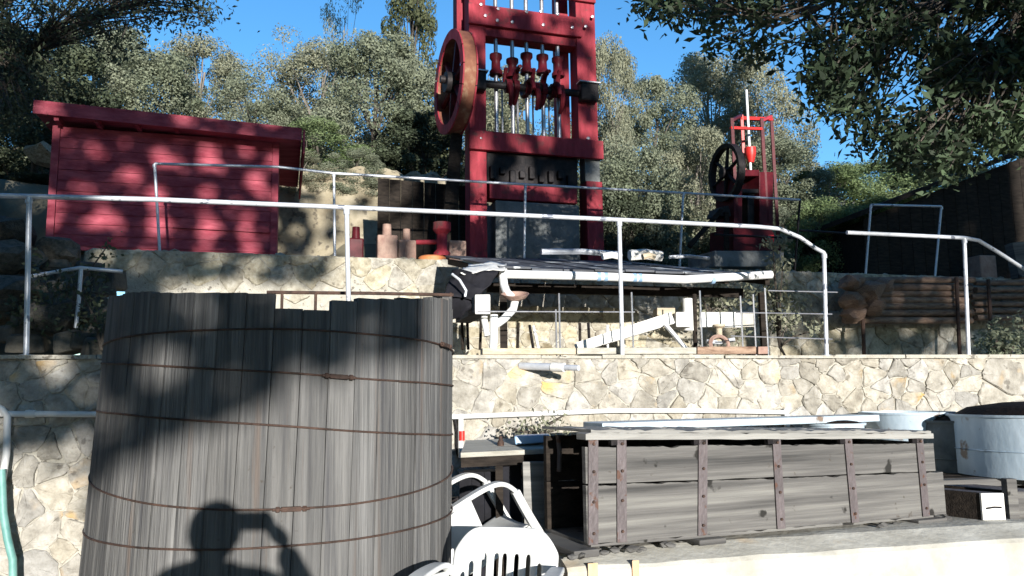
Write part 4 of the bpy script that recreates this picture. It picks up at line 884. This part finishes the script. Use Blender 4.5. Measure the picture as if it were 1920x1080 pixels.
a = c_ + Vector((-.35, -.585, zb + (zt - zb) * .42 - c_.z)); MB().tube([a, a + Vector((0, -.01, -(zt - zb) * .42))], .006, 6).build('drain_rod', M['rust'], t); MB().lathe([(0, -.02), (.02, -.02), (.02, .02), (0, .02)], 10, Matrix.Translation(a)).build('plug', M['rust'], t)
rtank(1815, 6.35, .40, 792, 920, 'shaded grey tank with rusty rim in the big tank shadow', wallm='concrete_grey')  # grey wall colour stands in for the big tank's shadow
rtank(1700, 6.55, .34, 776, 860, 'open pale blue tank with flared sides behind the trough end', lid=None, flare=.10)
rtank(1562, 6.2, .22, 797, 850, 'low pale tank with black domed lid behind the trough')
q = P(1790, 930, 5.3)
t = thing('timber_deck', (q.x, q.y, cz), 'dark timber deck carrying the large blue tank', 'deck')
for k in range(5):
    a = P(1768, 897, 5.6 + 0) + Vector((0, .14 * k, 0)); a.z = zb - .055; b = a + Vector((1.9, .35, 0)); MB().quadbox(a, b, b + Vector((0, .12, 0)), a + Vector((0, .12, 0)), Vector((0, 0, .05))).build('deck_plank', M['dark_wood' if k else 'grey_wood'], t)
for k in range(4):
    a = P(1790 + 0, 930, 5.55); x_ = a.x + .05 + k * .55; MB().box((x_, a.y + .25 + k * .1, (cz + zb - .057) / 2), (.09, .6, zb - .057 - cz)).build('bearer', M['dark_wood'], t)
def crate(px0, px1, y0, y1, Y, label, m1='white_paint'):
    a, b, c2_, d2 = P(px0, y1, Y), P(px1, y1, Y), P(px1, y0, Y), P(px0, y0, Y); a.z = b.z = cz + .002
    t = thing('crate', a, label, 'crate', 'wooden crates under the tank deck'); dp = .42
    MB().quadbox(a, b, Vector((b.x, b.y, d2.z)), Vector((a.x, a.y, d2.z)), Vector((0, .02, 0))).build('end_panel', M[m1], t, bevel=.003)
    L_ = Vector((-.27, dp, 0))
    MB().quadbox(a + Vector((0, .022, 0)), a + L_, a + L_ + Vector((0, 0, d2.z - a.z)), a + Vector((0, .022, d2.z - a.z)), Vector((.02, 0, 0))).build('side_panel', M['dark_wood'], t)
    MB().quadbox(b + Vector((-.02, .022, 0)), b + L_ + Vector((-.02, 0, 0)), b + L_ + Vector((-.02, 0, d2.z - a.z)), b + Vector((-.02, .022, d2.z - a.z)), Vector((.018, 0, 0))).build('side_panel', M['dark_wood'], t)
    z_ = Vector((0, 0, d2.z - a.z - .018)); MB().quadbox(a + z_ + Vector((.022, .022, 0)), b + z_ + Vector((-.022, .022, 0)), b + L_ + z_, a + L_ + z_, Vector((0, 0, .018))).build('lid_board', M['strap'], t)
    return t, a, b, d2
t, a, b, d2 = crate(1845, 1888, 925, 992, 4.98, 'white-ended wooden crate under the deck of the blue tank')
m_ = a.lerp(b, .5); MB().tube([m_ + Vector((-.045, -.004, .07)), m_ + Vector((0, -.006, .077)), m_ + Vector((.045, -.004, .075))], .006, 6).build('handle_mark', M['iron'], t)
crate(1912, 1990, 922, 985, 5.05, 'second crate at the right edge beside the white-ended one', 'grey_wood')
tag(MB().box((0, 0, .12), (.06, .06, .24)).build('crate_post', M['grey_wood'], loc=P(1899, 985, 5.05)), 'short grey post between the two crates', 'post').location.z = cz

# ------------------------------------------------------------------ white plastic chairs
def make_chair(label):
    t = thing('plastic_chair', (0, 0, 0), label, 'chair', 'white plastic chairs')
    def solid(o_, th): s_ = o_.modifiers.new('s', 'SOLIDIFY'); s_.thickness = th; s_.offset = 0; b_ = o_.modifiers.new('b', 'SUBSURF'); b_.levels = b_.render_levels = 1; return o_
    # backrest grid with slots
    NX, NY = 26, 16; vs = []
    def S(u, v):
        top = 1 - max(0, abs(u) - .55) ** 2 * 1.15; hw = .225 * (1 - .10 * (v - .5) ** 2) + .02 * v
        x = u * hw; z = .44 + (.44 * v) * top; y = -.21 - .10 * v - .055 * (1 - u * u) + .02 * math.sin(v * 3.1); return (x, y, z)
    for j in range(NY + 1):
        for i in range(NX + 1): vs.append(S(i / NX * 2 - 1, j / NY))
    fs = []
    slots = {4, 7, 10, 13, 15, 18, 21}
    for j in range(NY):
        for i in range(NX):
            if i in slots and 2 <= j <= 11 - (1 if i in (4, 21) else 0): continue
            if i in (23,) and j in (8, 9): continue
            a = j * (NX + 1) + i; fs.append((a, a + 1, a + NX + 2, a + NX + 1))
    solid(MB().add(vs, fs).build('backrest', M['plastic'], t, True, loc=(0, 0, 0)), .008)
    vs = []; fs = []
    for j in range(13):
        for i in range(13):
            u, v = i / 6 - 1, j / 12; vs.append((u * (.215 + .02 * v), -.22 + .45 * v, .43 - .02 * math.cos(u * 1.5) - (.03 * max(0, v - .8) * 8 * .2) + .012 * (v - .5)))
    for j in range(12):
        for i in range(12):
            if i in (3, 5, 7, 9) and 4 <= j <= 8: continue
            a = j * 13 + i; fs.append((a, a + 1, a + 14, a + 13))
    solid(MB().add(vs, fs).build('seat', M['plastic'], t, True, loc=(0, 0, 0)), .009)
    for sx in (-1, 1):
        def strip(path, wd, th, name):             # flat curved bar, width along x
            if isinstance(wd, list) and len(wd) != len(path): wd = wd[0]
            P_ = [Vector(q) for q in path]; W_ = wd if isinstance(wd, list) else [wd] * len(P_); path = []; wd = []
            for i in range(len(P_) - 1):
                p0_, p1_, p2_, p3_ = P_[max(0, i - 1)], P_[i], P_[i + 1], P_[min(len(P_) - 1, i + 2)]
                for q in range(4):
                    u_ = q / 4; path.append(.5 * ((2 * p1_) + (p2_ - p0_) * u_ + (2 * p0_ - 5 * p1_ + 4 * p2_ - p3_) * u_ ** 2 + (3 * p1_ - p0_ - 3 * p2_ + p3_) * u_ ** 3)); wd.append(W_[i] * (1 - u_) + W_[i + 1] * u_)
            path.append(P_[-1]); wd.append(W_[-1])
            vs = []; n = len(path)
            for i, p in enumerate(path):
                p = Vector(p); tg = (Vector(path[min(i + 1, n - 1)]) - Vector(path[max(i - 1, 0)])).normalized(); nx = Vector((1, 0, 0)); nz = tg.cross(nx).normalized()
                w_ = wd[i] if isinstance(wd, list) else wd
                for a, b in ((-1, -1), (1, -1), (1, 1), (-1, 1)): vs.append(p + nx * a * w_ / 2 + nz * b * th / 2)
            fs = [(i * 4 + k, i * 4 + (k + 1) % 4, (i + 1) * 4 + (k + 1) % 4, (i + 1) * 4 + k) for i in range(n - 1) for k in range(4)] + [(3, 2, 1, 0), tuple((n - 1) * 4 + k for k in range(4))]
            o_ = MB().add(vs, fs).build(name, M['plastic'], t, True, bevel=.006, loc=(0, 0, 0)); return o_
        x = .255 * sx
        strip([(sx * .225, -.28, .68), (x, -.20, .735), (x + sx * .012, -.05, .745), (x + sx * .016, .12, .735), (x + sx * .012, .20, .70), (x, .24, .63)], [.04, .055, .07, .075, .07, .055], .024, 'armrest')
        sp_ = MB().quadbox((x - .006, -.27, .42), (x - .006, -.02, .42), (x - .006, .01, .735), (x - .006, -.26, .70), (.012, 0, 0)); sp_.build('side_panel', M['plastic'], t, bevel=.004, loc=(0, 0, 0))
        strip([(x, .24, .63), (x, .24, .48), (x + sx * .01, .25, .2), (x + sx * .015, .265, 0)], [.055, .05, .045, .04], .045, 'leg')
        strip([(sx * .22, -.22, .46), (sx * .235, -.26, .25), (sx * .25, -.31, 0)], [.05, .045, .035], .03, 'leg')
        strip([(sx * .225, -.20, .41), (sx * .235, 0, .395), (sx * .245, .235, .41)], .02, .035, 'side_rail')
    return t
ch = make_chair('white plastic armchair with slatted back facing the camera beside the tank')
p = P(912, 1000, 3.42); ch.location = (p.x, p.y + .02, YARD - .05); ch.rotation_euler = (0, 0, math.pi + R(-14)); ch.scale = (1.02, 1.02, 1.02)
# second chair: tipped back behind the first
c2 = ch.copy(); C.objects.link(c2); c2['label'] = 'white plastic chair tipped sideways behind the slatted one, armrest up'
for k_ in ch.children:
    kk = k_.copy(); C.objects.link(kk); kk.parent = c2
c2.rotation_mode = 'QUATERNION'
rm_ = Matrix.Rotation(R(-70), 3, 'Z') @ Matrix.Rotation(R(30), 3, 'X'); c2.rotation_quaternion = rm_.to_quaternion()
c2.location = P(962, 932, 4.5) - rm_ @ Vector((.26, .22, .62))

# ------------------------------------------------------------------ trees
ASP = 2.4
def crown_mesh(name, m, seed, n=15000, blobs=60, size=.055, shape='oak'):
    g = np.random.default_rng(seed)
    th = g.uniform(0, 2 * np.pi, blobs); h = g.uniform(.06, .97, blobs)
    prof = np.sqrt(np.clip(1 - ((h - .42) / .58) ** 2, .05, 1)) if shape == 'oak' else (1 - h) * .8 + .15
    rr_ = prof * np.sqrt(g.uniform(.15, 1, blobs)) * .88
    cen = np.stack([rr_ * np.cos(th), rr_ * np.sin(th), h * ASP], 1); br = g.uniform(.12, .26, blobs) * (.6 if shape != 'oak' else 1)
    k = g.integers(0, blobs, n); d = g.normal(size=(n, 3)); d /= np.linalg.norm(d, axis=1)[:, None]
    rad_ = br[k] * g.uniform(.45, 1.12, n) ** .6
    c_ = cen[k] + d * rad_[:, None] * np.array([1, 1, .9]); ok_ = c_[:, 2] > 0.01; c_ = c_[ok_]; d = d[ok_]
    return leaves_mesh('crown', c_, g.uniform(.55, 1.25, len(c_)) * size, m, .55, rng=g, nrm=d), cen
def trunk_mesh(cen, seed, m, r0=.05, lean=.04):
    g = random.Random(seed); b = MB(); pts = [Vector((lean * math.sin(k * 1.1 + seed), lean * math.cos(k * 1.7 + seed), k / 6 * .8 * ASP)) for k in range(7)]; pts[0] = Vector((0, 0, -.3))
    b.tube(pts, [r0 * (1 - .11 * k) for k in range(7)], 8)
    for c_ in cen[:26]:
        c_ = Vector(c_); k = max(0, min(5, int((c_.z / ASP * .6) / .8 * 6))); a = pts[k]; mid = a.lerp(c_, .5) + Vector((g.uniform(-.06, .06), g.uniform(-.06, .06), -.02))
        b.tube([a, mid, c_], [r0 * .38, r0 * .22, r0 * .08], 5)
    me = bpy.data.meshes.new('trunk'); me.from_pydata(b.v, [], b.f); me.update(); me.materials.append(m); return me
VAR = {}
def variant(kind, i):
    if (kind, i) in VAR: return VAR[kind, i]
    if kind == 'oak': cm, cen = crown_mesh('crown', M['leaf_oak'], 100 + i, 44000, 100, .042)
    elif kind == 'pale': cm, cen = crown_mesh('crown', M['leaf_pale'], 200 + i, 36000, 90, .041)
    elif kind == 'green': cm, cen = crown_mesh('crown', M['leaf_green'], 300 + i, 38000, 94, .043)
    elif kind == 'dark': cm, cen = crown_mesh('crown', M['leaf_dark'], 400 + i, 24000, 84, .06)
    elif kind == 'thin': cm, cen = crown_mesh('crown', M['leaf_pale'], 500 + i, 5200, 46, .04)
    else: cm, cen = crown_mesh('crown', M['needle'], 600 + i, 19000, 80, .042, 'pine')
    VAR[kind, i] = (cm, trunk_mesh(cen, i, M['bare'] if kind in ('thin', 'pale') else M['bark'], .05 if kind != 'thin' else .034)); return VAR[kind, i]
TN = [0]
def tree(px, Y, ytop, wpx, kind, label, drop=.0, cat='tree', zbase=None):
    TN[0] += 1; b = P(px, 400, Y); zb_ = (hz(b.x, b.y) if zbase is None else zbase) - drop; zt = P(px, ytop, Y).z; h = zt - zb_; rx = wpx / 2 * Y / F
    cm, tm = variant(kind, TN[0] % (3 if kind in ('oak', 'pale') else 2))
    t = thing('tree' if cat == 'tree' else 'bush', (b.x, b.y, zb_), label, cat, 'trees and scrub on the hillside')
    for me, nm in ((tm, 'trunk'), (cm, 'crown')):
        o_ = bpy.data.objects.new(nm, me); C.objects.link(o_); o_.parent = t
    t.scale = (rx, rx, h / ASP); t.rotation_euler = (0, 0, TN[0] * 2.4); return t
for a in [
    (55, 16.5, 60, 330, 'dark', 'dark oak filling the left edge behind the red shed'),
    (240, 19, 70, 290, 'oak', 'grey-green oak rising behind the middle of the shed roof'),
    (370, 21, 85, 240, 'pale', 'pale dusty oak behind the right half of the shed roof'),
    (160, 22, 40, 300, 'oak', 'tall grey oak high up behind the left end of the shed'),
    (470, 18, 150, 250, 'oak', 'rounded oak just right of the shed roof end'),
    (600, 20.5, 105, 280, 'pale', 'pale oak halfway between the shed and the big wheel'),
    (545, 23, 60, 240, 'thin', 'nearly leafless young tree above the gap of blue sky'),
    (640, 26, -40, 150, 'thin', 'tall bare sapling against the sky left of the pine'),
    (700, 17.5, 70, 290, 'oak', 'broad grey-green oak left of the big wheel'),
    (770, 21, -170, 250, 'pine', 'tall thin pine with dark trunk beside the stamp mill'),
    (590, 16.2, 240, 260, 'green', 'fresh green scrub oak above the sandy bank'),
    (790, 16.8, 215, 240, 'dark', 'dark scrub oak directly behind the big wheel'),
    (970, 20, 130, 260, 'pale', 'pale oak seen through the stamps of the mill'),
    (1075, 18, 215, 240, 'oak', 'oak behind the right post of the stamp mill'),
    (1150, 17.5, 75, 150, 'pale', 'narrow yellowish oak right beside the mill post'),
    (1235, 20, 155, 230, 'oak', 'bluish oak between the two stamp mills'),
    (1185, 16, 265, 260, 'oak', 'bushy oak low between the mills'),
    (1340, 23, 110, 240, 'pale', 'tall pale oak above the small stamp mill'),
    (1430, 21, 105, 220, 'pale', 'airy pale oak rising behind the small mill rod'),
    (1310, 16.4, 250, 230, 'pale', 'grey scrub left of the spoked flywheel'),
    (1460, 17.6, 270, 230, 'oak', 'grey oak right of the small stamp mill'),
    (1555, 18.5, 320, 260, 'green', 'green oak beyond the black gate frame'),
    (1660, 20, 300, 280, 'green', 'light green oak above the dark building eave'),
    (1790, 24, 235, 300, 'oak', 'oak beyond the dark building roof'),
    (880, 24, 150, 260, 'oak', 'far oak behind the left post of the stamp mill'),
    (1010, 15.9, 300, 240, 'dark', 'dark scrub behind the mortar box of the mill'),
    (-60, 20, 40, 330, 'dark', 'dark oak partly outside the left picture edge')]:
    tree(*a, drop=.3)
for a in [(560, 15.0, 290, 150, 'pale', 'low pale scrub on top of the sandy bank'), (665, 15.3, 285, 150, 'oak', 'low grey scrub on the bank end beside the black wall'), (1160, 15.4, 360, 190, 'dark', 'dark low scrub right of the mill foot'), (1250, 15.6, 380, 200, 'oak', 'low grey scrub behind the rear railing'),
          (1400, 15.7, 370, 200, 'oak', 'low scrub behind the small stamp mill base'), (1530, 15.8, 375, 200, 'green', 'low green scrub behind the gate frame'), (1600, 16.2, 390, 180, 'green', 'low green scrub beside the dark building'), (20, 14.6, 330, 260, 'dark', 'dark low scrub left of the red shed')]:
    tree(*a, drop=.35, cat='bush', zbase=5.7 if a[0] in (560, 665) else None)

# near live oak hanging in from the top right, and the dark one at top left
def hanging(label, trunk_xy, reg, depth, nclus, leaf, m, seed, per=26, root_z=8, spread=.17, gaps=(), limb_r=.16):
    g = np.random.default_rng(seed); rp = random.Random(seed); pts = []
    def inside(x, y):
        c_ = False; j = len(reg) - 1
        for i in range(len(reg)):
            if (reg[i][1] > y) != (reg[j][1] > y) and x < (reg[j][0] - reg[i][0]) * (y - reg[i][1]) / (reg[j][1] - reg[i][1]) + reg[i][0]: c_ = not c_
            j = i
        return c_
    x0, x1 = min(p[0] for p in reg), max(p[0] for p in reg); y0, y1 = min(p[1] for p in reg), max(p[1] for p in reg)
    while len(pts) < nclus:
        x, y = rp.uniform(x0, x1), rp.uniform(y0, y1)
        if not inside(x, y): continue
        if any((x - a) ** 2 + ((y - b) * 1.2) ** 2 < r_ * r_ for a, b, r_ in gaps) and rp.random() < .93: continue
        if noise.noise(Vector((x / 70, y / 70, seed))) < -.18 and rp.random() < .8: continue
        pts.append(P(x, y, rp.uniform(*depth)))
    tx, ty = trunk_xy; base_ = Vector((tx, ty, YARD if ty < 6 else MID)); t = thing('oak_tree', base_, label, 'tree'); tz = root_z
    tr = MB(); tp_ = [base_ - Vector((0, 0, .2)), Vector((tx + .1, ty, base_.z + 1.8)), Vector((tx - .1, ty + .1, base_.z + 3.4)), Vector((tx - .2, ty, tz))]
    tr.tube(tp_, [limb_r * 1.5, limb_r * 1.25, limb_r * 1.05, limb_r * .7], 12)
    # main limbs by clustering
    K = 9; cs = [pts[i] for i in rp.sample(range(len(pts)), K)]
    for _ in range(6):
        gr = [[] for _ in range(K)]
        for p in pts: gr[min(range(K), key=lambda q: (p - cs[q]).length)].append(p)
        cs = [sum(gq, Vector()) / len(gq) if gq else cs[i] for i, gq in enumerate(gr)]
    top = tp_[-1]; tw = MB()
    for i, c_ in enumerate(cs):
        a = tp_[2].lerp(top, rp.uniform(.1, 1)); m_ = a.lerp(c_, .5) + Vector((0, 0, .35)); path = [a, a.lerp(m_, .5) + Vector((0, 0, .15)), m_, m_.lerp(c_, .5) + Vector((0, 0, .08)), c_]
        tr.tube(path, [limb_r * .5, limb_r * .36, limb_r * .25, limb_r * .17, limb_r * .08], 8)
        for p in gr[i]:
            k_ = rp.choice((1, 2, 2, 3, 3)); q = path[k_].lerp(path[k_ + 1], rp.random()); tw.tube([q, q.lerp(p, .5) + Vector((rp.uniform(-.06, .06), rp.uniform(-.06, .06), rp.uniform(0, .1))), p], [limb_r * .07, limb_r * .05, limb_r * .025], 5)
    tr.build('trunk', M['bark'], t, True); tw.build('twigs', M['bark'], t)
    cen = np.array([tuple(p) for p in pts]); k = g.integers(0, len(pts), nclus * per); c_ = cen[k] + g.normal(size=(len(k), 3)) * spread * np.array([1, 1, .8]) * g.uniform(.4, 1.1, (len(k), 1))
    me = leaves_mesh('crown', c_, g.uniform(.6, 1.25, len(k)) * leaf, M[m], .42, .35, rng=g); o_ = bpy.data.objects.new('crown', me); C.objects.link(o_); o_.parent = t; o_.location = -t.location
    return t
reg = [(1195, -40), (1215, 20), (1290, 45), (1335, 95), (1400, 112), (1450, 108), (1500, 70), (1515, 130), (1505, 190), (1560, 225), (1600, 285), (1640, 270), (1700, 300), (1745, 335), (1830, 318), (1900, 270), (2000, 250), (2000, -60)]
hanging('dark live oak boughs hanging into the top right corner', (5.4, 6.6), reg, (5.6, 7.4), 480, .088, 'leaf_near', 31, per=34, root_z=4.6, spread=.115,
        gaps=((1470, 60, 48), (1380, 70, 36), (1700, 95, 40), (1640, 160, 34), (1800, 215, 34), (1690, 215, 34), (1860, 60, 34), (1590, 230, 26), (1730, 10, 34), (1320, 30, 26), (1885, 170, 30), (1570, 60, 24)))
reg = [(-80, -60), (330, -60), (395, -10), (400, 40), (345, 62), (300, 75), (250, 60), (215, 95), (130, 110), (105, 190), (60, 240), (-80, 250)]
hanging('dark oak with small leaves spreading over the top left corner', (-8.6, 12.6), reg, (10.5, 12.5), 340, .085, 'leaf_dark', 57, per=34, root_z=8, spread=.22,
        gaps=((150, 70, 34), (260, 20, 26), (115, 100, 22), (60, 40, 24), (320, 50, 22), (200, 40, 20), (20, 120, 20)), limb_r=.2)

# ------------------------------------------------------------------ oaks behind the photographer, whose shade dapples the scene
def fb(u, w_, sd):
    k = 2.0 if w_ < 3.3 else 1.3
    n = noise.noise(Vector((u * 2.2 * k, w_ * 2.4 * k, sd))) + .45 * noise.noise(Vector((u * 4.1, w_ * 4.3, sd + 9))) + .15 * noise.noise(Vector((u * .8, w_ * .8, sd + 4)))
    return .5 + .5 * math.erf(n / .38)
def shade(label, trunk_x, region, box, nleaf, seed, root):
    g = random.Random(seed); gn_ = np.random.default_rng(seed); k1 = -SUNV.x / SUNV.y; k2 = -SUNV.z / SUNV.y; pts = []
    while len(pts) < nleaf:
        u, w_ = g.uniform(box[0], box[1]), g.uniform(box[2], box[3]); d_ = region(u, w_)
        if d_ <= 0 or fb(u, w_, seed) > d_: continue
        y = g.uniform(-14.5, -10.5); pts.append((u - k1 * (y + 12), y, 1.6 + w_ - k2 * (y + 12)))
    base_ = Vector((trunk_x, -12.5, YARD)); t = thing('oak_tree', base_, label, 'tree'); tr = MB()
    tr.tube([base_ - Vector((0, 0, .3)), base_ + Vector((.1, 0, 2.5)), base_ + Vector((.3, .2, 5)), base_ + Vector((root, .2, 8.5))], [.34, .28, .24, .14], 12)
    for p in pts[::190]:
        p = Vector(p); a = base_ + Vector((.2, .2, g.uniform(3.4, 7.5))); m_ = a.lerp(p, .55) + Vector((0, 0, .3)); tr.tube([a, m_, p], [.05, .03, .01], 5)
    tr.build('trunk', M['bark'], t, True)
    me = leaves_mesh('crown', np.array(pts), gn_.uniform(.7, 1.2, nleaf) * .19, M['leaf_near'], .75, rng=gn_); o_ = bpy.data.objects.new('crown', me); C.objects.link(o_); o_.parent = t; o_.location = -t.location
    return t
def reg_left(u, w_):
    if w_ > 5.2: return (.8 if u < 4.7 else .2) if w_ < (9.4 if u < 4.0 else 7.8) else 0
    if u < 2.6 and w_ > 3.4: return .93
    if w_ > 4.75 and u < 4.7: return .7
    if w_ < 3.3:
        if u < 2.7: return .66 if w_ > 2.1 else 0
        lo = 1.86 + (u - 2.9) * .42
        if w_ < lo: return 0
        return .88 if u < 4.3 else .45 if u < 4.6 else 0
    return 0
def reg_right(u, w_):
    lo = 4.85 if u < 10.5 else 4.3; hi = 7.8 if u < 6.9 else 9.7 if u < 9.2 else 7.0 if u < 13.5 else 9
    if not lo < w_ < hi: return 0
    if u > 13.6 and w_ > 7.4 + max(0, u - 14.8) * .45: return 0
    if u > 13.6 and w_ > 5.6: return .98
    if 9.4 < u < 11.2 and w_ < 6.2: return .5
    if w_ < 5.3 and u > 12.5: return .4
    if w_ < 5.9: return .7
    if u < 9.2 and w_ > 8: return .6
    return .68 if u < 9.4 else .85
shade('spreading oak behind the photographer on the left, known by its shade', -2.6, reg_left, (-1.5, 6.4, 1.8, 9.4), 21000, 71, 3.0)
shade('spreading oak behind the photographer on the right, known by its shade', 13.6, reg_right, (6.4, 18, 4.3, 9.9), 24000, 72, -1.0)

# unseen tall woods added beside and above the photographer to block sky light
WL = ['high overhead behind', 'high behind to the right', 'high behind to the left', 'high over the left side', 'high over the right side', 'to the left', 'to the far left', 'left and behind', 'far behind on the left', 'beside the far left one', 'to the right', 'to the far right', 'right and behind', 'far behind on the right', 'furthest right', 'at the left rear corner', 'at the right rear corner']
b_ = MB().tube([(0, 0, -.05), (0, 0, ASP * .35), (0, 0, ASP * .75)], [.05, .04, .02], 10); HT = bpy.data.meshes.new('trunk'); HT.from_pydata(b_.v, [], b_.f); HT.materials.append(M['bark'])
for i, (x, y, rx, h) in enumerate(((-2.5, -8, 7, 28), (21.5, -10, 7.5, 28), (-9, -13, 7, 28), (-9.5, -1, 7, 27), (13, -2, 7, 28), (-13, 3, 4.5, 15), (-15, -4, 5, 17), (-12, -11, 5, 18), (-8, -18, 5, 19), (-19, -12, 6, 20), (21, 3.5, 4.2, 15), (24, -4, 5, 17), (24, -9, 5, 18), (26, -17, 6, 20), (28, -2, 6, 20), (-16, -22, 6, 20), (33, -15, 6, 20))):
    cm, tm = variant('dark', i % 2); t = thing('oak_tree', (x, y, YARD), 'unseen dark oak added to block the sky, standing %s of the photographer' % WL[i], 'tree', 'added woods blocking the sky')
    if i < 5: tm = HT
    for me_, nm in ((tm, 'trunk'), (cm, 'crown')): o_ = bpy.data.objects.new(nm, me_); C.objects.link(o_); o_.parent = t
    t.scale = (rx * (1.9 if i in (0, 1, 4) else 1), rx, h / ASP); t.rotation_euler = (0, 0, 0 if i < 5 else i * 1.7)
    if i < 5:                                                          # high crowns on long bare trunks, raised to cut sky light only
        for o_ in t.children:
            if o_.name.startswith('crown'): o_.location = (0, 0, ASP * .62); o_.scale = (1, 1, .5)

# ------------------------------------------------------------------ photographer (only the shadow falls into the picture)
def skin(name, verts, edges, radii, m, parent, root=0, sub=1):
    me = bpy.data.meshes.new(name); me.from_pydata([tuple(v) for v in verts], edges, []); me.update(); o_ = bpy.data.objects.new(name, me); C.objects.link(o_); o_.parent = parent
    o_.location = -parent.location; s_ = o_.modifiers.new('skin', 'SKIN'); 
    for i, r_ in enumerate(radii):
        v_ = me.skin_vertices[0].data[i]; v_.radius = (r_ if isinstance(r_, tuple) else (r_, r_)); v_.use_root = (i == root)
    s_.use_smooth_shade = True; b_ = o_.modifiers.new('sub', 'SUBSURF'); b_.levels = b_.render_levels = sub; me.materials.append(m); return o_
hx, hy, hzz = .002, -.46, 1.62
pe_ = thing('person', (hx, -.5, YARD), 'person in a dark jacket holding a phone up, casting the shadow on the tank', 'person')
V = [(0, -.52, .92), (0, -.52, 1.12), (0, -.51, 1.34), (0, -.49, 1.44), (hx, hy - .01, 1.50),
     (-.20, -.50, 1.42), (.20, -.50, 1.42), (-.27, -.30, 1.26), (.34, -.26, 1.27), (-.12, -.09, 1.50), (.15, -.07, 1.50),
     (-.13, -.52, .88), (.07, -.52, .88), (-.14, -.50, .55), (.08, -.50, .55), (-.14, -.54, .24), (.08, -.54, .24), (-.15, -.42, .19), (.09, -.42, .19)]
Ed = [(0, 1), (1, 2), (2, 3), (3, 4), (3, 5), (3, 6), (5, 7), (6, 8), (7, 9), (8, 10), (0, 11), (0, 12), (11, 13), (12, 14), (13, 15), (14, 16), (15, 17), (16, 18)]
Rd = [(.17, .12), (.17, .12), (.19, .12), (.13, .10), .07, .08, .08, .066, .066, .046, .046, .09, .09, .065, .065, .05, .05, .045, .045]
skin('body', V, Ed, Rd, M['cloth'], pe_, 0, 1)
hd = MB(); me = rock(0, 3, 0, 1.0); hd.add([Vector((v.co.x * .078, v.co.y * .095, v.co.z * .12)) + Vector((hx, hy, hzz)) for v in me.vertices], [tuple(f.vertices) for f in me.polygons])
hd.tube([(hx, hy + .09, hzz - .01), (hx, hy + .115, hzz - .035), (hx, hy + .09, hzz - .045)], [.010, .016, .010], 8)
for sx in (-1, 1): hd.tube([(hx + sx * .076, hy - .01, hzz + .02), (hx + sx * .09, hy - .02, hzz - .005), (hx + sx * .078, hy - .01, hzz - .04)], [.012, .016, .01], 8)
hd.build('head', M['skin'], pe_, True)
hr = MB(); hr.add([Vector((v.co.x * .112, v.co.y * .125 - .02, v.co.z * .125 + .006)) + Vector((hx, hy, hzz)) for v in me.vertices if True], [tuple(f.vertices) for f in me.polygons if all(me.vertices[i].co.z > .05 or me.vertices[i].co.y < -.25 for i in f.vertices)]); hr.build('hair', M['bark'], pe_, True)
for sx, wx, wz in ((-1, -.12, 1.50), (1, .16, 1.52)):
    b = MB(); wr = Vector((wx, -.09, wz)); hc = Vector((wx * .62, -.045, wz + .045)); b.tube([wr, wr.lerp(hc, .5), hc], [.026, .034, .03], 8)
    for k in range(4):
        o_ = Vector((0, -.004 * k, .022 - k * .019)); a = hc + o_; e = Vector((sx * .068, -.035, 1.60 + .034 - k * .019)); b.tube([a, a.lerp(e, .55) + Vector((sx * .006, 0, 0)), e], [.010, .0095, .008], 6)
    b.tube([wr.lerp(hc, .6), Vector((sx * .075, -.05, 1.565)), Vector((sx * .062, -.045, 1.585))], [.013, .011, .009], 6); b.build('hand', M['skin'], pe_, True)
tag(MB().box((0, -.03, 1.60), (.15, .009, .08)).build('phone', M['iron'], bevel=.006), 'black phone held sideways in the hands of the person', 'phone')
